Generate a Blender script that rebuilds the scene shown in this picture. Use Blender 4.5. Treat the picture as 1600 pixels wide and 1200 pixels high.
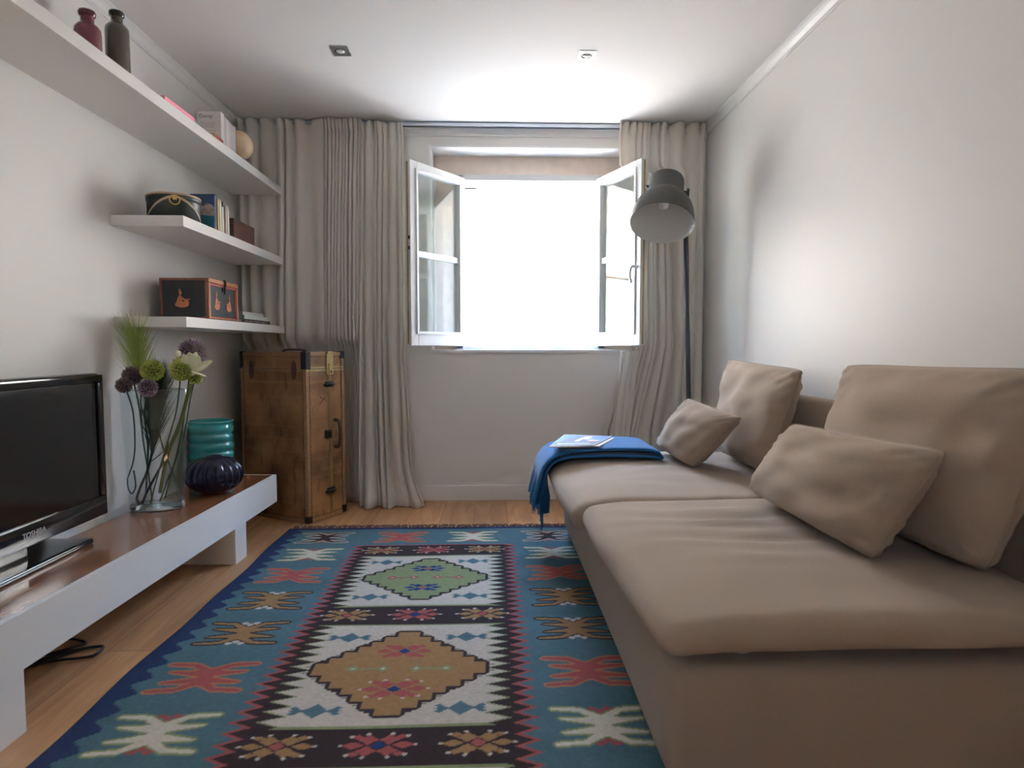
import bpy, bmesh, math, random
import numpy as np
from mathutils import Vector, Matrix, noise

for o in list(bpy.data.objects): bpy.data.objects.remove(o, do_unlink=True)
SC = bpy.context.scene; COL = SC.collection
PI = math.pi; R = math.radians
rnd = random.Random(7)

# ------------------------------------------------------------------ camera
CAM_H = .98; YAW = R(1.870); PITCH = R(3.416); FPX = 980.0
cd = bpy.data.cameras.new('camera'); cam = bpy.data.objects.new('camera', cd); COL.objects.link(cam)
cam.location = (0, 0, CAM_H); cam.rotation_euler = (R(90) - PITCH, 0, -YAW)
cd.sensor_width = 36; cd.sensor_fit = 'HORIZONTAL'; cd.lens = FPX / 1600 * 36
cd.clip_start = .05; cd.clip_end = 200
cd.dof.use_dof = True; cd.dof.focus_distance = 3.5; cd.dof.aperture_fstop = 4.0
SC.camera = cam
# ------------------------------------------------------------------ world, sun, exposure
w = bpy.data.worlds.new('sky'); SC.world = w; w.use_nodes = True
nt = w.node_tree; nt.nodes.clear()
wo = nt.nodes.new('ShaderNodeOutputWorld'); bg = nt.nodes.new('ShaderNodeBackground')
tc = nt.nodes.new('ShaderNodeTexCoord'); sep = nt.nodes.new('ShaderNodeSeparateXYZ'); ramp = nt.nodes.new('ShaderNodeValToRGB')
nt.links.new(tc.outputs['Generated'], sep.inputs[0]); nt.links.new(sep.outputs['Z'], ramp.inputs[0])
ramp.color_ramp.elements[0].position = 0.0; ramp.color_ramp.elements[0].color = (.70, .84, 1.0, 1)
ramp.color_ramp.elements[1].position = .7; ramp.color_ramp.elements[1].color = (.34, .58, 1.0, 1)
nt.links.new(ramp.outputs[0], bg.inputs[0]); nt.links.new(bg.outputs[0], wo.inputs[0])
bg.inputs[1].default_value = 23.0
sd = bpy.data.lights.new('sun', 'SUN'); sun = bpy.data.objects.new('sun', sd); COL.objects.link(sun)
sd.energy = 46.0; sd.angle = R(.6); sd.color = (1.0, .95, .88)
sun.rotation_euler = Vector((-.35, -1.0, .95)).to_track_quat('Z', 'Y').to_euler()   # behind the house, on the facade opposite
pd = bpy.data.lights.new('window_daylight', 'AREA'); po = bpy.data.objects.new('window_daylight', pd); COL.objects.link(po)
pd.shape = 'RECTANGLE'; pd.size = .93; pd.size_y = 1.1; pd.cycles.is_portal = True     # sky portal only: emits nothing
po.location = (.255, 4.6, 1.51); po.rotation_euler = (R(-90), 0, 0)
pd2 = bpy.data.lights.new('rear_fill_portal', 'AREA'); po2 = bpy.data.objects.new('rear_fill_portal', pd2); COL.objects.link(po2)  # sky portal for the fill opening added in the front wall
pd2.shape = 'RECTANGLE'; pd2.size = .45; pd2.size_y = .4; pd2.cycles.is_portal = True
po2.location = (-.825, -1.82, 1.80); po2.rotation_euler = (R(90), 0, 0)
SC.view_settings.view_transform = 'Standard'; SC.view_settings.look = 'None'
SC.view_settings.gamma = 1.0; SC.view_settings.use_curve_mapping = False
SC.view_settings.exposure = 0.78
SC.cycles.use_denoising = True
SC.cycles.max_bounces = 14; SC.cycles.diffuse_bounces = 9; SC.cycles.transparent_max_bounces = 24
SC.cycles.sample_clamp_indirect = 6.0; SC.cycles.caustics_reflective = False; SC.cycles.caustics_refractive = False

# ------------------------------------------------------------------ helpers
def srgb(r, g, b):
    f = lambda c: (c / 255 / 12.92) if c / 255 <= .04045 else ((c / 255 + .055) / 1.055) ** 2.4
    return (f(r), f(g), f(b))

_fw = Vector((math.sin(YAW) * math.cos(PITCH), math.cos(YAW) * math.cos(PITCH), -math.sin(PITCH)))
_rt = Vector((math.cos(YAW), -math.sin(YAW), 0)); _up = _rt.cross(_fw)
def at(x, y, Y):                       # the point at depth Y that lies under pixel (x, y)
    r = _fw + _rt * ((x - 800) / FPX) - _up * ((y - 600) / FPX)
    return Vector((0, 0, CAM_H)) + r * (Y / r.y)

def mat(name, col, rough=.5, spec=.5, metal=0.0, bump=0.0, bscale=200.0, var=0.0, vscale=8.0, sheen=0.0, coat=0.0, stretch=None):
    m = bpy.data.materials.new(name); m.use_nodes = True; n = m.node_tree
    b = n.nodes['Principled BSDF']; b.inputs['Base Color'].default_value = (*col, 1)
    b.inputs['Roughness'].default_value = rough; b.inputs['Specular IOR Level'].default_value = spec
    b.inputs['Metallic'].default_value = metal; b.inputs['Sheen Weight'].default_value = sheen
    b.inputs['Coat Weight'].default_value = coat
    if bump or var:
        t = n.nodes.new('ShaderNodeTexCoord'); src = t.outputs['Object']
        if stretch:
            mp = n.nodes.new('ShaderNodeMapping'); mp.inputs['Scale'].default_value = stretch
            n.links.new(src, mp.inputs[0]); src = mp.outputs[0]
    if var:
        nz = n.nodes.new('ShaderNodeTexNoise'); nz.inputs['Scale'].default_value = vscale; nz.inputs['Detail'].default_value = 5
        n.links.new(src, nz.inputs['Vector'])
        mx = n.nodes.new('ShaderNodeMix'); mx.data_type = 'RGBA'
        mx.inputs['A'].default_value = (*[c * (1 - var) for c in col], 1); mx.inputs['B'].default_value = (*[min(1, c * (1 + var)) for c in col], 1)
        n.links.new(nz.outputs['Fac'], mx.inputs['Factor']); n.links.new(mx.outputs['Result'], b.inputs['Base Color'])
    if bump:
        nb = n.nodes.new('ShaderNodeTexNoise'); nb.inputs['Scale'].default_value = bscale; nb.inputs['Detail'].default_value = 3
        n.links.new(src, nb.inputs['Vector'])
        bp = n.nodes.new('ShaderNodeBump'); bp.inputs['Strength'].default_value = bump; bp.inputs['Distance'].default_value = .002
        n.links.new(nb.outputs['Fac'], bp.inputs['Height']); n.links.new(bp.outputs[0], b.inputs['Normal'])
    return m

def thin_glass(name, tint, ior=1.5, rough=0.0):
    m = bpy.data.materials.new(name); m.use_nodes = True; n = m.node_tree; n.nodes.clear()
    o = n.nodes.new('ShaderNodeOutputMaterial'); mx = n.nodes.new('ShaderNodeMixShader'); f = n.nodes.new('ShaderNodeFresnel')
    ge = n.nodes.new('ShaderNodeNewGeometry'); io = n.nodes.new('ShaderNodeMapRange')      # same Fresnel from both sides of a thin wall
    io.inputs['To Min'].default_value = ior; io.inputs['To Max'].default_value = 1 / ior
    n.links.new(ge.outputs['Backfacing'], io.inputs['Value']); n.links.new(io.outputs[0], f.inputs[0])
    t = n.nodes.new('ShaderNodeBsdfTransparent'); t.inputs[0].default_value = (*tint, 1)
    g = n.nodes.new('ShaderNodeBsdfGlossy'); g.inputs['Roughness'].default_value = rough; g.inputs[0].default_value = (1, 1, 1, 1)
    n.links.new(f.outputs[0], mx.inputs[0]); n.links.new(t.outputs[0], mx.inputs[1]); n.links.new(g.outputs[0], mx.inputs[2])
    n.links.new(mx.outputs[0], o.inputs[0]); return m

def cloth_mat(name, col, transl=.25, scale=900):
    m = mat(name, col, rough=.9, spec=.1, bump=.15, bscale=scale); n = m.node_tree
    b = n.nodes['Principled BSDF']; o = n.nodes['Material Output']
    t = n.nodes.new('ShaderNodeBsdfTranslucent'); t.inputs[0].default_value = (*col, 1)
    mx = n.nodes.new('ShaderNodeMixShader'); mx.inputs[0].default_value = transl
    n.links.new(b.outputs[0], mx.inputs[1]); n.links.new(t.outputs[0], mx.inputs[2]); n.links.new(mx.outputs[0], o.inputs[0])
    return m

def tag(o, label=None, cat=None, group=None, kind=None):
    if label: o['label'] = label
    if cat: o['category'] = cat
    if group: o['group'] = group
    if kind: o['kind'] = kind
    return o

def empty(name, loc, label, cat, group=None):
    o = bpy.data.objects.new(name, None); COL.objects.link(o); o.location = loc; o.empty_display_size = .05
    return tag(o, label, cat, group)

def root_loc(p):
    v = Vector((0, 0, 0))
    while p is not None: v = v + Vector(p.location); p = p.parent
    return v

def obj(name, bm, m, parent=None, smooth=False, angle=None, label=None):
    if isinstance(bm, bmesh.types.BMesh):
        me = bpy.data.meshes.new(name); bm.normal_update(); bm.to_mesh(me); bm.free()
    else: me = bm
    for mm in (m if isinstance(m, (list, tuple)) else [m]): me.materials.append(mm)
    o = bpy.data.objects.new(name, me); COL.objects.link(o)
    if parent is None:
        n = len(me.vertices); co = np.empty(n * 3); me.vertices.foreach_get('co', co); co = co.reshape(-1, 3)
        c = Vector(((co[:, 0].min() + co[:, 0].max()) / 2, (co[:, 1].min() + co[:, 1].max()) / 2, co[:, 2].min()))
        me.transform(Matrix.Translation(-c)); o.location = c
    else:
        me.transform(Matrix.Translation(-root_loc(parent))); o.parent = parent
    if smooth:
        me.polygons.foreach_set('use_smooth', [True] * len(me.polygons))
        if angle: me.set_sharp_from_angle(angle=R(angle))
    if label: o['label'] = label
    return o

def struct(name, bm, m, **k):
    o = obj(name, bm, m, **k); o['kind'] = 'structure'; return o

def box(bm, x0, x1, y0, y1, z0, z1, mi=0, M=None, bev=0.0, seg=2):
    vs = [bm.verts.new(v) for v in ((x0, y0, z0), (x1, y0, z0), (x1, y1, z0), (x0, y1, z0), (x0, y0, z1), (x1, y0, z1), (x1, y1, z1), (x0, y1, z1))]
    fs = [bm.faces.new([vs[i] for i in q]) for q in ((0, 3, 2, 1), (4, 5, 6, 7), (0, 1, 5, 4), (1, 2, 6, 5), (2, 3, 7, 6), (3, 0, 4, 7))]
    for f in fs: f.material_index = mi
    geo = vs
    if bev:
        es = list({e for v in vs for e in v.link_edges})
        r = bmesh.ops.bevel(bm, geom=es, offset=bev, segments=seg, affect='EDGES', profile=.6, clamp_overlap=True)
        geo = list({v for f in r['faces'] for v in f.verts} | {v for v in vs if v.is_valid})
        for f in {f for v in geo for f in v.link_faces}: f.material_index = mi
    if M is not None: bmesh.ops.transform(bm, matrix=M, verts=geo)
    return geo

def bx(*a, **k):
    bm = bmesh.new(); box(bm, *a, **k); return bm

def lathe(bm, prof, c=(0, 0, 0), seg=48, sx=1.0, sy=1.0, rib=None, M=None, mi=0, cap0=False, cap1=False):
    rings = []; vs = []
    for (r, z) in prof:
        ring = []
        for i in range(seg):
            a = 2 * PI * i / seg; k = 1.0 if rib is None else rib(a, z, r)
            ring.append(bm.verts.new((c[0] + r * k * sx * math.cos(a), c[1] + r * k * sy * math.sin(a), c[2] + z)))
        rings.append(ring); vs += ring
    for a, b in zip(rings, rings[1:]):
        for i in range(seg):
            f = bm.faces.new((a[i], a[(i + 1) % seg], b[(i + 1) % seg], b[i])); f.material_index = mi; f.smooth = True
    if cap0: bm.faces.new(list(reversed(rings[0]))).material_index = mi
    if cap1: bm.faces.new(rings[-1]).material_index = mi
    if M is not None: bmesh.ops.transform(bm, matrix=M, verts=vs)
    return vs

def tube(bm, pts, r, seg=8, mi=0, r1=None, cap=True):
    pts = [Vector(p) for p in pts]; rings = []; n = len(pts)
    t0 = (pts[1] - pts[0]).normalized(); u = t0.orthogonal().normalized()
    for i, p in enumerate(pts):
        t = (pts[min(i + 1, n - 1)] - pts[max(i - 1, 0)]).normalized()
        u = (u - t * u.dot(t)); u = u.normalized() if u.length > 1e-6 else t.orthogonal().normalized()
        v = t.cross(u); rr = r if r1 is None else r + (r1 - r) * i / (n - 1)
        rings.append([bm.verts.new(p + (u * math.cos(2 * PI * k / seg) + v * math.sin(2 * PI * k / seg)) * rr) for k in range(seg)])
    for a, b in zip(rings, rings[1:]):
        for k in range(seg):
            f = bm.faces.new((a[k], a[(k + 1) % seg], b[(k + 1) % seg], b[k])); f.material_index = mi; f.smooth = True
    if cap:
        bm.faces.new(list(reversed(rings[0]))).material_index = mi; bm.faces.new(rings[-1]).material_index = mi

def smooth_path(pts, n=6):
    pts = [Vector(p) for p in pts]; out = []
    P = [pts[0]] + pts + [pts[-1]]
    for i in range(1, len(P) - 2):
        for k in range(n):
            t = k / n; a, b, c, d = P[i - 1], P[i], P[i + 1], P[i + 2]
            out.append(.5 * ((2 * b) + (c - a) * t + (2 * a - 5 * b + 4 * c - d) * t * t + (3 * b - a - 3 * c + d) * t ** 3))
    out.append(pts[-1]); return out

def grid_mesh(rows, mi=0, closed=False):         # rows: list of equal-length lists of points
    bm = bmesh.new(); vr = [[bm.verts.new(p) for p in r] for r in rows]
    for a, b in zip(vr, vr[1:]):
        m = len(a)
        for i in range(m if closed else m - 1):
            f = bm.faces.new((a[i], a[(i + 1) % m], b[(i + 1) % m], b[i])); f.smooth = True; f.material_index = mi
    return bm

def prism(bm, pts, n, d, mi=0):                   # polygon pts (3D) pushed by n*d
    a = [bm.verts.new(Vector(p)) for p in pts]; b = [bm.verts.new(Vector(p) + Vector(n) * d) for p in pts]
    for f in (bm.faces.new(a), bm.faces.new(list(reversed(b)))): f.material_index = mi
    m = len(a)
    for i in range(m): bm.faces.new((a[i], b[i], b[(i + 1) % m], a[(i + 1) % m])).material_index = mi

def soft_box(x0, x1, y0, y1, z0, z1, r, res=.03, disp=None):
    def ticks(a, b):
        out = [a + r * (1 - math.cos(PI / 2 * k / 4)) for k in range(4)]
        n = max(2, int((b - a - 2 * r) / res)); out += [a + r + (b - a - 2 * r) * k / n for k in range(n + 1)]
        out += [b - r * (1 - math.cos(PI / 2 * k / 4)) for k in (3, 2, 1, 0)]; return out
    X, Y, Z = ticks(x0, x1), ticks(y0, y1), ticks(z0, z1)
    bm = bmesh.new(); cache = {}
    def V(i, j, k):
        q = (i, j, k)
        if q not in cache:
            p = Vector((X[i], Y[j], Z[k]))
            c = Vector((min(max(p.x, x0 + r), x1 - r), min(max(p.y, y0 + r), y1 - r), min(max(p.z, z0 + r), z1 - r)))
            d = p - c
            if d.length > 1e-7: p = c + d.normalized() * r
            if disp: p = disp(p)
            cache[q] = bm.verts.new(p)
        return cache[q]
    a, b, c = len(X) - 1, len(Y) - 1, len(Z) - 1
    for i in range(a):
        for j in range(b):
            bm.faces.new((V(i, j, 0), V(i, j + 1, 0), V(i + 1, j + 1, 0), V(i + 1, j, 0)))
            bm.faces.new((V(i, j, c), V(i + 1, j, c), V(i + 1, j + 1, c), V(i, j + 1, c)))
    for i in range(a):
        for k in range(c):
            bm.faces.new((V(i, 0, k), V(i + 1, 0, k), V(i + 1, 0, k + 1), V(i, 0, k + 1)))
            bm.faces.new((V(i, b, k), V(i, b, k + 1), V(i + 1, b, k + 1), V(i + 1, b, k)))
    for j in range(b):
        for k in range(c):
            bm.faces.new((V(0, j, k), V(0, j, k + 1), V(0, j + 1, k + 1), V(0, j + 1, k)))
            bm.faces.new((V(a, j, k), V(a, j + 1, k), V(a, j + 1, k + 1), V(a, j, k + 1)))
    return bm

def text_mesh(body, size, M, extrude=.0004, font_scale_x=1.0):
    cu = bpy.data.curves.new('lettering', 'FONT'); cu.body = body; cu.size = size; cu.extrude = extrude
    cu.align_x = 'CENTER'; cu.align_y = 'CENTER'
    t = bpy.data.objects.new('lettering', cu); COL.objects.link(t)
    bpy.context.view_layer.update()
    me = bpy.data.meshes.new_from_object(t.evaluated_get(bpy.context.evaluated_depsgraph_get()))
    bpy.data.objects.remove(t); bpy.data.curves.remove(cu)
    me.transform(Matrix.Diagonal((font_scale_x, 1, 1, 1))); me.transform(M); me.materials.clear(); return me

def frame_M(o, ex, ey, ez):            # local axes -> world
    return Matrix(((ex[0], ey[0], ez[0], o[0]), (ex[1], ey[1], ez[1], o[1]), (ex[2], ey[2], ez[2], o[2]), (0, 0, 0, 1)))

def nz(x, y, z=0): return noise.noise(Vector((x, y, z)))

# ------------------------------------------------------------------ materials
WALLC = (.735, .71, .67)
M_wall = mat('satin wall paint', WALLC, rough=.45, spec=.32, bump=.05, bscale=60)
M_ceil = mat('matt ceiling paint', (.74, .72, .695), rough=.75, spec=.08)
M_win = mat('white window paint', (.66, .66, .65), rough=.4, spec=.4)
M_trim = mat('white trim paint', (.76, .745, .72), rough=.4, spec=.4)
M_white = mat('white lacquer', (.80, .80, .79), rough=.35, spec=.5)
M_reveal = mat('white reveal plaster', (.82, .81, .79), rough=.8)
M_shelf = mat('pale grey shelf lacquer', (.77, .74, .70), rough=.38, spec=.45)
M_stone = mat('pinkish stone', srgb(222, 204, 190), rough=.9, var=.18, vscale=14, bump=.5, bscale=40)
M_facade = mat('pale stone facade', srgb(225, 212, 196), rough=.95, var=.15, vscale=2.5)
M_curt = cloth_mat('cream curtain cloth', (.82, .775, .715), .32)
M_curt2 = cloth_mat('pale curtain cloth', (.84, .80, .74), .36)
M_alu = mat('brushed aluminium', (.55, .58, .62), rough=.35, metal=.9)
M_steel = mat('brushed steel', (.55, .53, .50), rough=.28, metal=1.0)
M_bulb = mat('lamp glass', (.75, .75, .72), rough=.1)
M_dark = mat('dark recess', (.02, .02, .02), rough=.6)
M_pane = thin_glass('window glass', (.93, .96, .95))
M_sofa = mat('beige sofa fabric', (.36, .28, .215), rough=.95, spec=.1, bump=.55, bscale=420, var=.07, vscale=300, sheen=.15)
M_blue = mat('blue wool', (.012, .12, .31), rough=.95, spec=.1, bump=.8, bscale=260, var=.18, vscale=60, sheen=.3)
M_lampgrey = mat('grey lamp enamel', (.052, .052, .048), rough=.6, spec=.3)
M_lampin = mat('white enamel', (.60, .58, .54), rough=.6)
M_pole = mat('dark grey pole', (.045, .047, .05), rough=.5)
M_black = mat('black gloss plastic', (.006, .006, .007), rough=.08, spec=.5)
M_screen = mat('tv screen', (.006, .0055, .005), rough=.08, spec=.14)
M_blackm = mat('black rubber', (.008, .008, .009), rough=.5)
M_navybook = mat('dark green leather', (.022, .028, .026), rough=.45)
M_beige = mat('beige band', (.45, .31, .21), rough=.6)
M_brass = mat('aged brass', (.42, .30, .13), rough=.45, metal=.7, var=.35, vscale=60)
M_iron = mat('blackened iron', (.035, .028, .025), rough=.5, metal=.6)
M_leather = mat('brown leather', (.075, .035, .022), rough=.5, bump=.3, bscale=150)
M_paper = mat('paper', (.66, .63, .57), rough=.9)
M_gold = mat('gold ink', (.55, .36, .10), rough=.5)
M_red = mat('red paint', (.35, .05, .035), rough=.6)

def wood_mat(name, c1, c2, rough, axis='Y', scale=1.0, planks=None, coat=0.0, gap=.25):
    m = bpy.data.materials.new(name); m.use_nodes = True; n = m.node_tree; b = n.nodes['Principled BSDF']
    t = n.nodes.new('ShaderNodeTexCoord'); mp = n.nodes.new('ShaderNodeMapping')
    s = {'Y': (9, .8, 9), 'X': (.8, 9, 9), 'Z': (9, 9, .8)}[axis]; mp.inputs['Scale'].default_value = [v * scale for v in s]
    n.links.new(t.outputs['Object'], mp.inputs[0])
    nn = n.nodes.new('ShaderNodeTexNoise'); nn.inputs['Scale'].default_value = 1.6; nn.inputs['Detail'].default_value = 9
    nn.inputs['Roughness'].default_value = .62; nn.inputs['Distortion'].default_value = .9
    n.links.new(mp.outputs[0], nn.inputs['Vector'])
    r = n.nodes.new('ShaderNodeValToRGB'); r.color_ramp.elements[0].position = .32; r.color_ramp.elements[1].position = .70
    r.color_ramp.elements[0].color = (*c1, 1); r.color_ramp.elements[1].color = (*c2, 1)
    n.links.new(nn.outputs['Fac'], r.inputs[0]); col = r.outputs[0]
    if planks:
        m2 = n.nodes.new('ShaderNodeMapping'); m2.inputs['Rotation'].default_value = (0, 0, R(90))
        n.links.new(t.outputs['Object'], m2.inputs[0])
        bt = n.nodes.new('ShaderNodeTexBrick'); bt.inputs['Scale'].default_value = 1.0
        bt.inputs['Brick Width'].default_value = planks[0]; bt.inputs['Row Height'].default_value = planks[1]
        bt.inputs['Mortar Size'].default_value = .0012; bt.inputs['Mortar Smooth'].default_value = .2
        bt.inputs['Color1'].default_value = (.82, .82, .82, 1); bt.inputs['Color2'].default_value = (1.08, 1.06, 1.04, 1)
        bt.inputs['Mortar'].default_value = (gap, gap * .8, gap * .7, 1)
        n.links.new(m2.outputs[0], bt.inputs['Vector'])
        mx = n.nodes.new('ShaderNodeMix'); mx.data_type = 'RGBA'; mx.blend_type = 'MULTIPLY'; mx.inputs['Factor'].default_value = 1
        n.links.new(col, mx.inputs['A']); n.links.new(bt.outputs['Color'], mx.inputs['B']); col = mx.outputs['Result']
    n.links.new(col, b.inputs['Base Color']); b.inputs['Roughness'].default_value = rough; b.inputs['Coat Weight'].default_value = coat
    b.inputs['Coat Roughness'].default_value = .12
    return m

M_floor = wood_mat('oak floorboards', (.34, .175, .08), (.55, .32, .16), .42, 'Y', 1.3, planks=(1.25, .19))
M_bench = wood_mat('reddish bench wood', (.16, .055, .024), (.33, .14, .06), .22, 'Y', 1.6, coat=.6)
M_mahog = wood_mat('dark red wood', (.045, .014, .009), (.13, .042, .025), .4, 'Y', 2.5)
M_mahogz = wood_mat('warm brown wood', (.16, .05, .025), (.28, .09, .045), .4, 'Z', 3)

# ------------------------------------------------------------------ the room shell
XL, XR, ZC, YB, YF = -1.545, 1.345, 2.34, 3.965, -1.6
struct('floor', bx(XL - .2, XR + .2, YF - .2, YB + .6, -.12, 0), M_floor)
struct('ceiling', bx(XL - .2, XR + .2, YF - .2, YB + .6, ZC, ZC + .15), M_ceil)
struct('wall_left', bx(XL - .2, XL, YF - .2, YB + .6, 0, ZC), M_wall)
struct('wall_right', bx(XR, XR + .2, YF - .2, YB + .6, 0, ZC), M_wall)
RX0, RX1, RZ0, RZ1 = -1.05, -.68, 1.66, 2.00         # unseen opening added behind the camera to let in fill light
bm = bmesh.new()
for a in ((XL, RX0, 0, ZC), (RX1, XR, 0, ZC), (RX0, RX1, 0, RZ0), (RX0, RX1, RZ1, ZC)): box(bm, a[0], a[1], YF - .2, YF, a[2], a[3])
struct('wall_front', bm, M_wall)
OX0, OX1, OZ0, OZ1 = -.385, .93, .955, 2.222          # recess in the plaster
bm = bmesh.new(); D = .19
for a in ((XL, OX0, 0, ZC), (OX1, XR, 0, ZC), (OX0, OX1, 0, OZ0), (OX0, OX1, OZ1, ZC)):
    box(bm, a[0], a[1], YB, YB + D, a[2], a[3])
bmesh.ops.remove_doubles(bm, verts=bm.verts, dist=1e-5)
struct('wall_back', bm, M_wall)
# white plaster lining of the recess
bm = bmesh.new(); e = .012
box(bm, OX0, OX0 + e, YB - .001, YB + D, OZ0, OZ1); box(bm, OX1 - e, OX1, YB - .001, YB + D, OZ0, OZ1)
box(bm, OX0 + e, OX1 - e, YB - .001, YB + D, OZ1 - e, OZ1)
box(bm, OX0 - .004, OX1 + .004, YB - .012, YB + D, OZ0 - .012, OZ0 + .004)
struct('trim_1', bm, M_reveal, label='white plaster lining and sill of the window recess')
# outer stone wall with the real opening
WX0, WX1, WZ0, WZ1 = -.20, .715, .965, 2.085
bm = bmesh.new()
for a in ((XL - .2, WX0 - .03, 0, 3.4), (WX1 + .03, XR + .2, 0, 3.4), (WX0 - .03, WX1 + .03, 0, WZ0 - .01), (WX0 - .03, WX1 + .03, WZ1, 3.4)):
    box(bm, a[0], a[1], YB + D, YB + D + .30, a[2], a[3])
struct('wall_outer', bm, M_stone, label='pinkish stone of the outer wall round the window')
bm = bmesh.new()
for a in ((WX0 - .031, WX0 - .022), (WX1 + .022, WX1 + .031)): box(bm, a[0], a[1], YB + D - .002, YB + D + .30, WZ0 - .01, WZ1)
box(bm, WX0 - .022, WX1 + .022, YB + D - .002, YB + D + .33, WZ0 - .012, WZ0 - .004)
for a in ((OX0 + .0121, WX0 - .16), (WX1 + .10, OX1 - .0121)): box(bm, a[0], a[1], YB + D - .012, YB + D, WZ0 + .08, WZ1 + .02)
for a in ((OX0 + .0121, WX0 - .08), (WX1 + .05, OX1 - .0121)): box(bm, a[0], a[1], YB + .02, YB + D, OZ0 + .004, OZ0 + .006)
struct('trim_5', bm, M_reveal, label='white plaster inside the stone opening')
# crown mouldings and skirting
def crown(name, pts0, pts1):
    bm = bmesh.new(); a = [bm.verts.new(p) for p in pts0]; b = [bm.verts.new(p) for p in pts1]; n = len(a)
    for i in range(n): bm.faces.new((a[i], a[(i + 1) % n], b[(i + 1) % n], b[i]))
    bm.faces.new(a); bm.faces.new(list(reversed(b))); bmesh.ops.recalc_face_normals(bm, faces=bm.faces)
    return struct(name, bm, M_trim)
prof = [(0, 0), (.040, 0), (.040, -.006), (.033, -.010), (.024, -.018), (.012, -.034), (.006, -.037), (.006, -.044), (0, -.044)]
crown('trim_2', [(XL + d, YF, ZC + z) for d, z in prof], [(XL + d, YB, ZC + z) for d, z in prof])
crown('trim_3', [(XR - d, YF, ZC + z) for d, z in prof], [(XR - d, YB, ZC + z) for d, z in prof])
crown('trim_4', [(XL, YB - d, ZC + z * 1.5) for d, z in prof], [(XR, YB - d, ZC + z * 1.5) for d, z in prof])
struct('baseboard_back', bx(XL, XR, YB - .014, YB, 0, .098, bev=.004), M_trim)
struct('baseboard_right', bx(XR - .014, XR, YF, YB - .014, 0, .098, bev=.004), M_trim)

# ------------------------------------------------------------------ window: frame + two sashes
win = bpy.data.objects.new('window_1', None); COL.objects.link(win); win.location = (.257, YB + D, WZ0)
win['kind'] = 'structure'; win['label'] = 'white window with two glazed leaves standing open into the room'
bm = bmesh.new(); fy0, fy1 = YB + D - .035, YB + D + .035
box(bm, WX0 - .03, WX0 + .015, fy0, fy1, WZ0, WZ1, bev=.003); box(bm, WX1 - .015, WX1 + .03, fy0, fy1, WZ0, WZ1, bev=.003)
box(bm, WX0 - .03, WX1 + .03, fy0, fy1, WZ1 - .035, WZ1 + .004, bev=.003); box(bm, WX0 - .03, WX1 + .03, fy0, fy1, WZ0 - .008, WZ0 + .02, bev=.003)
obj('window_frame', bm, M_win, win)

def sash(hx, hy, fx, fy, z0, z1, side):
    d = Vector((fx - hx, fy - hy, 0)); W = d.length; ex = d.normalized(); ey = Vector((-ex.y, ex.x, 0))
    Mx = frame_M((hx, hy, 0), ex, ey, (0, 0, 1)); T = .021
    bm = bmesh.new(); s = .062
    box(bm, 0, s, -T, T, z0, z1, M=Mx, bev=.004); box(bm, W - s, W, -T, T, z0, z1, M=Mx, bev=.004)
    box(bm, s, W - s, -T, T, z1 - .058, z1, M=Mx, bev=.003); box(bm, s, W - s, -T, T, z0, z0 + .085, M=Mx, bev=.003)
    b = .016                                                        # raised glazing bead on both sides
    for ss in (-1, 1):
        y0, y1 = sorted((ss * T, ss * (T + .008)))
        box(bm, s - b, s, y0, y1, z0 + .068, z1 - .042, M=Mx, bev=.002); box(bm, W - s, W - s + b, y0, y1, z0 + .068, z1 - .042, M=Mx, bev=.002)
        box(bm, s, W - s, y0, y1, z1 - .058, z1 - .042, M=Mx, bev=.002); box(bm, s, W - s, y0, y1, z0 + .068, z0 + .085, M=Mx, bev=.002)
    lf = obj('window_leaf', bm, M_win, win)
    zm = z0 + (z1 - z0) * .505
    obj('glazing_bar', bx(s, W - s, -T * .8, T * .8, zm - .018, zm + .018, M=Mx, bev=.005), M_win, lf)
    obj('pane', bx(s - .004, W - s + .004, -.003, .003, z0 + .08, z1 - .053, M=Mx), M_pane, lf)
    bm = bmesh.new()                                                # fittings groove and hinges
    box(bm, W, W + .0025, -.006, .006, z0 + .01, z1 - .01, M=Mx)
    obj('lock_strip', bm, M_brass, lf, label='brass lock strip')
    if side > 0:
        bm = bmesh.new(); pts = [Mx @ Vector((W - .03, -side * q - .004, z)) for q, z in ((T, z0 + .46), (T + .03, z0 + .462), (T + .045, z0 + .44), (T + .047, z0 + .40), (T + .036, z0 + .365))]
        tube(bm, smooth_path(pts, 5), .008, 8); obj('handle', bm, M_alu, lf, label='grey window handle')
    else:
        bm = bmesh.new()
        for zz in (z0 + .62, z0 + .56): box(bm, W - .0, W + .006, .008, .02, zz, zz + .02, M=Mx)
        obj('catch', bm, M_iron, lf)
sash(-.185, 4.125, -.487, 3.72, .985, 2.062, -1)
sash(.700, 4.125, .884, 3.655, .985, 2.064, 1)

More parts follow.
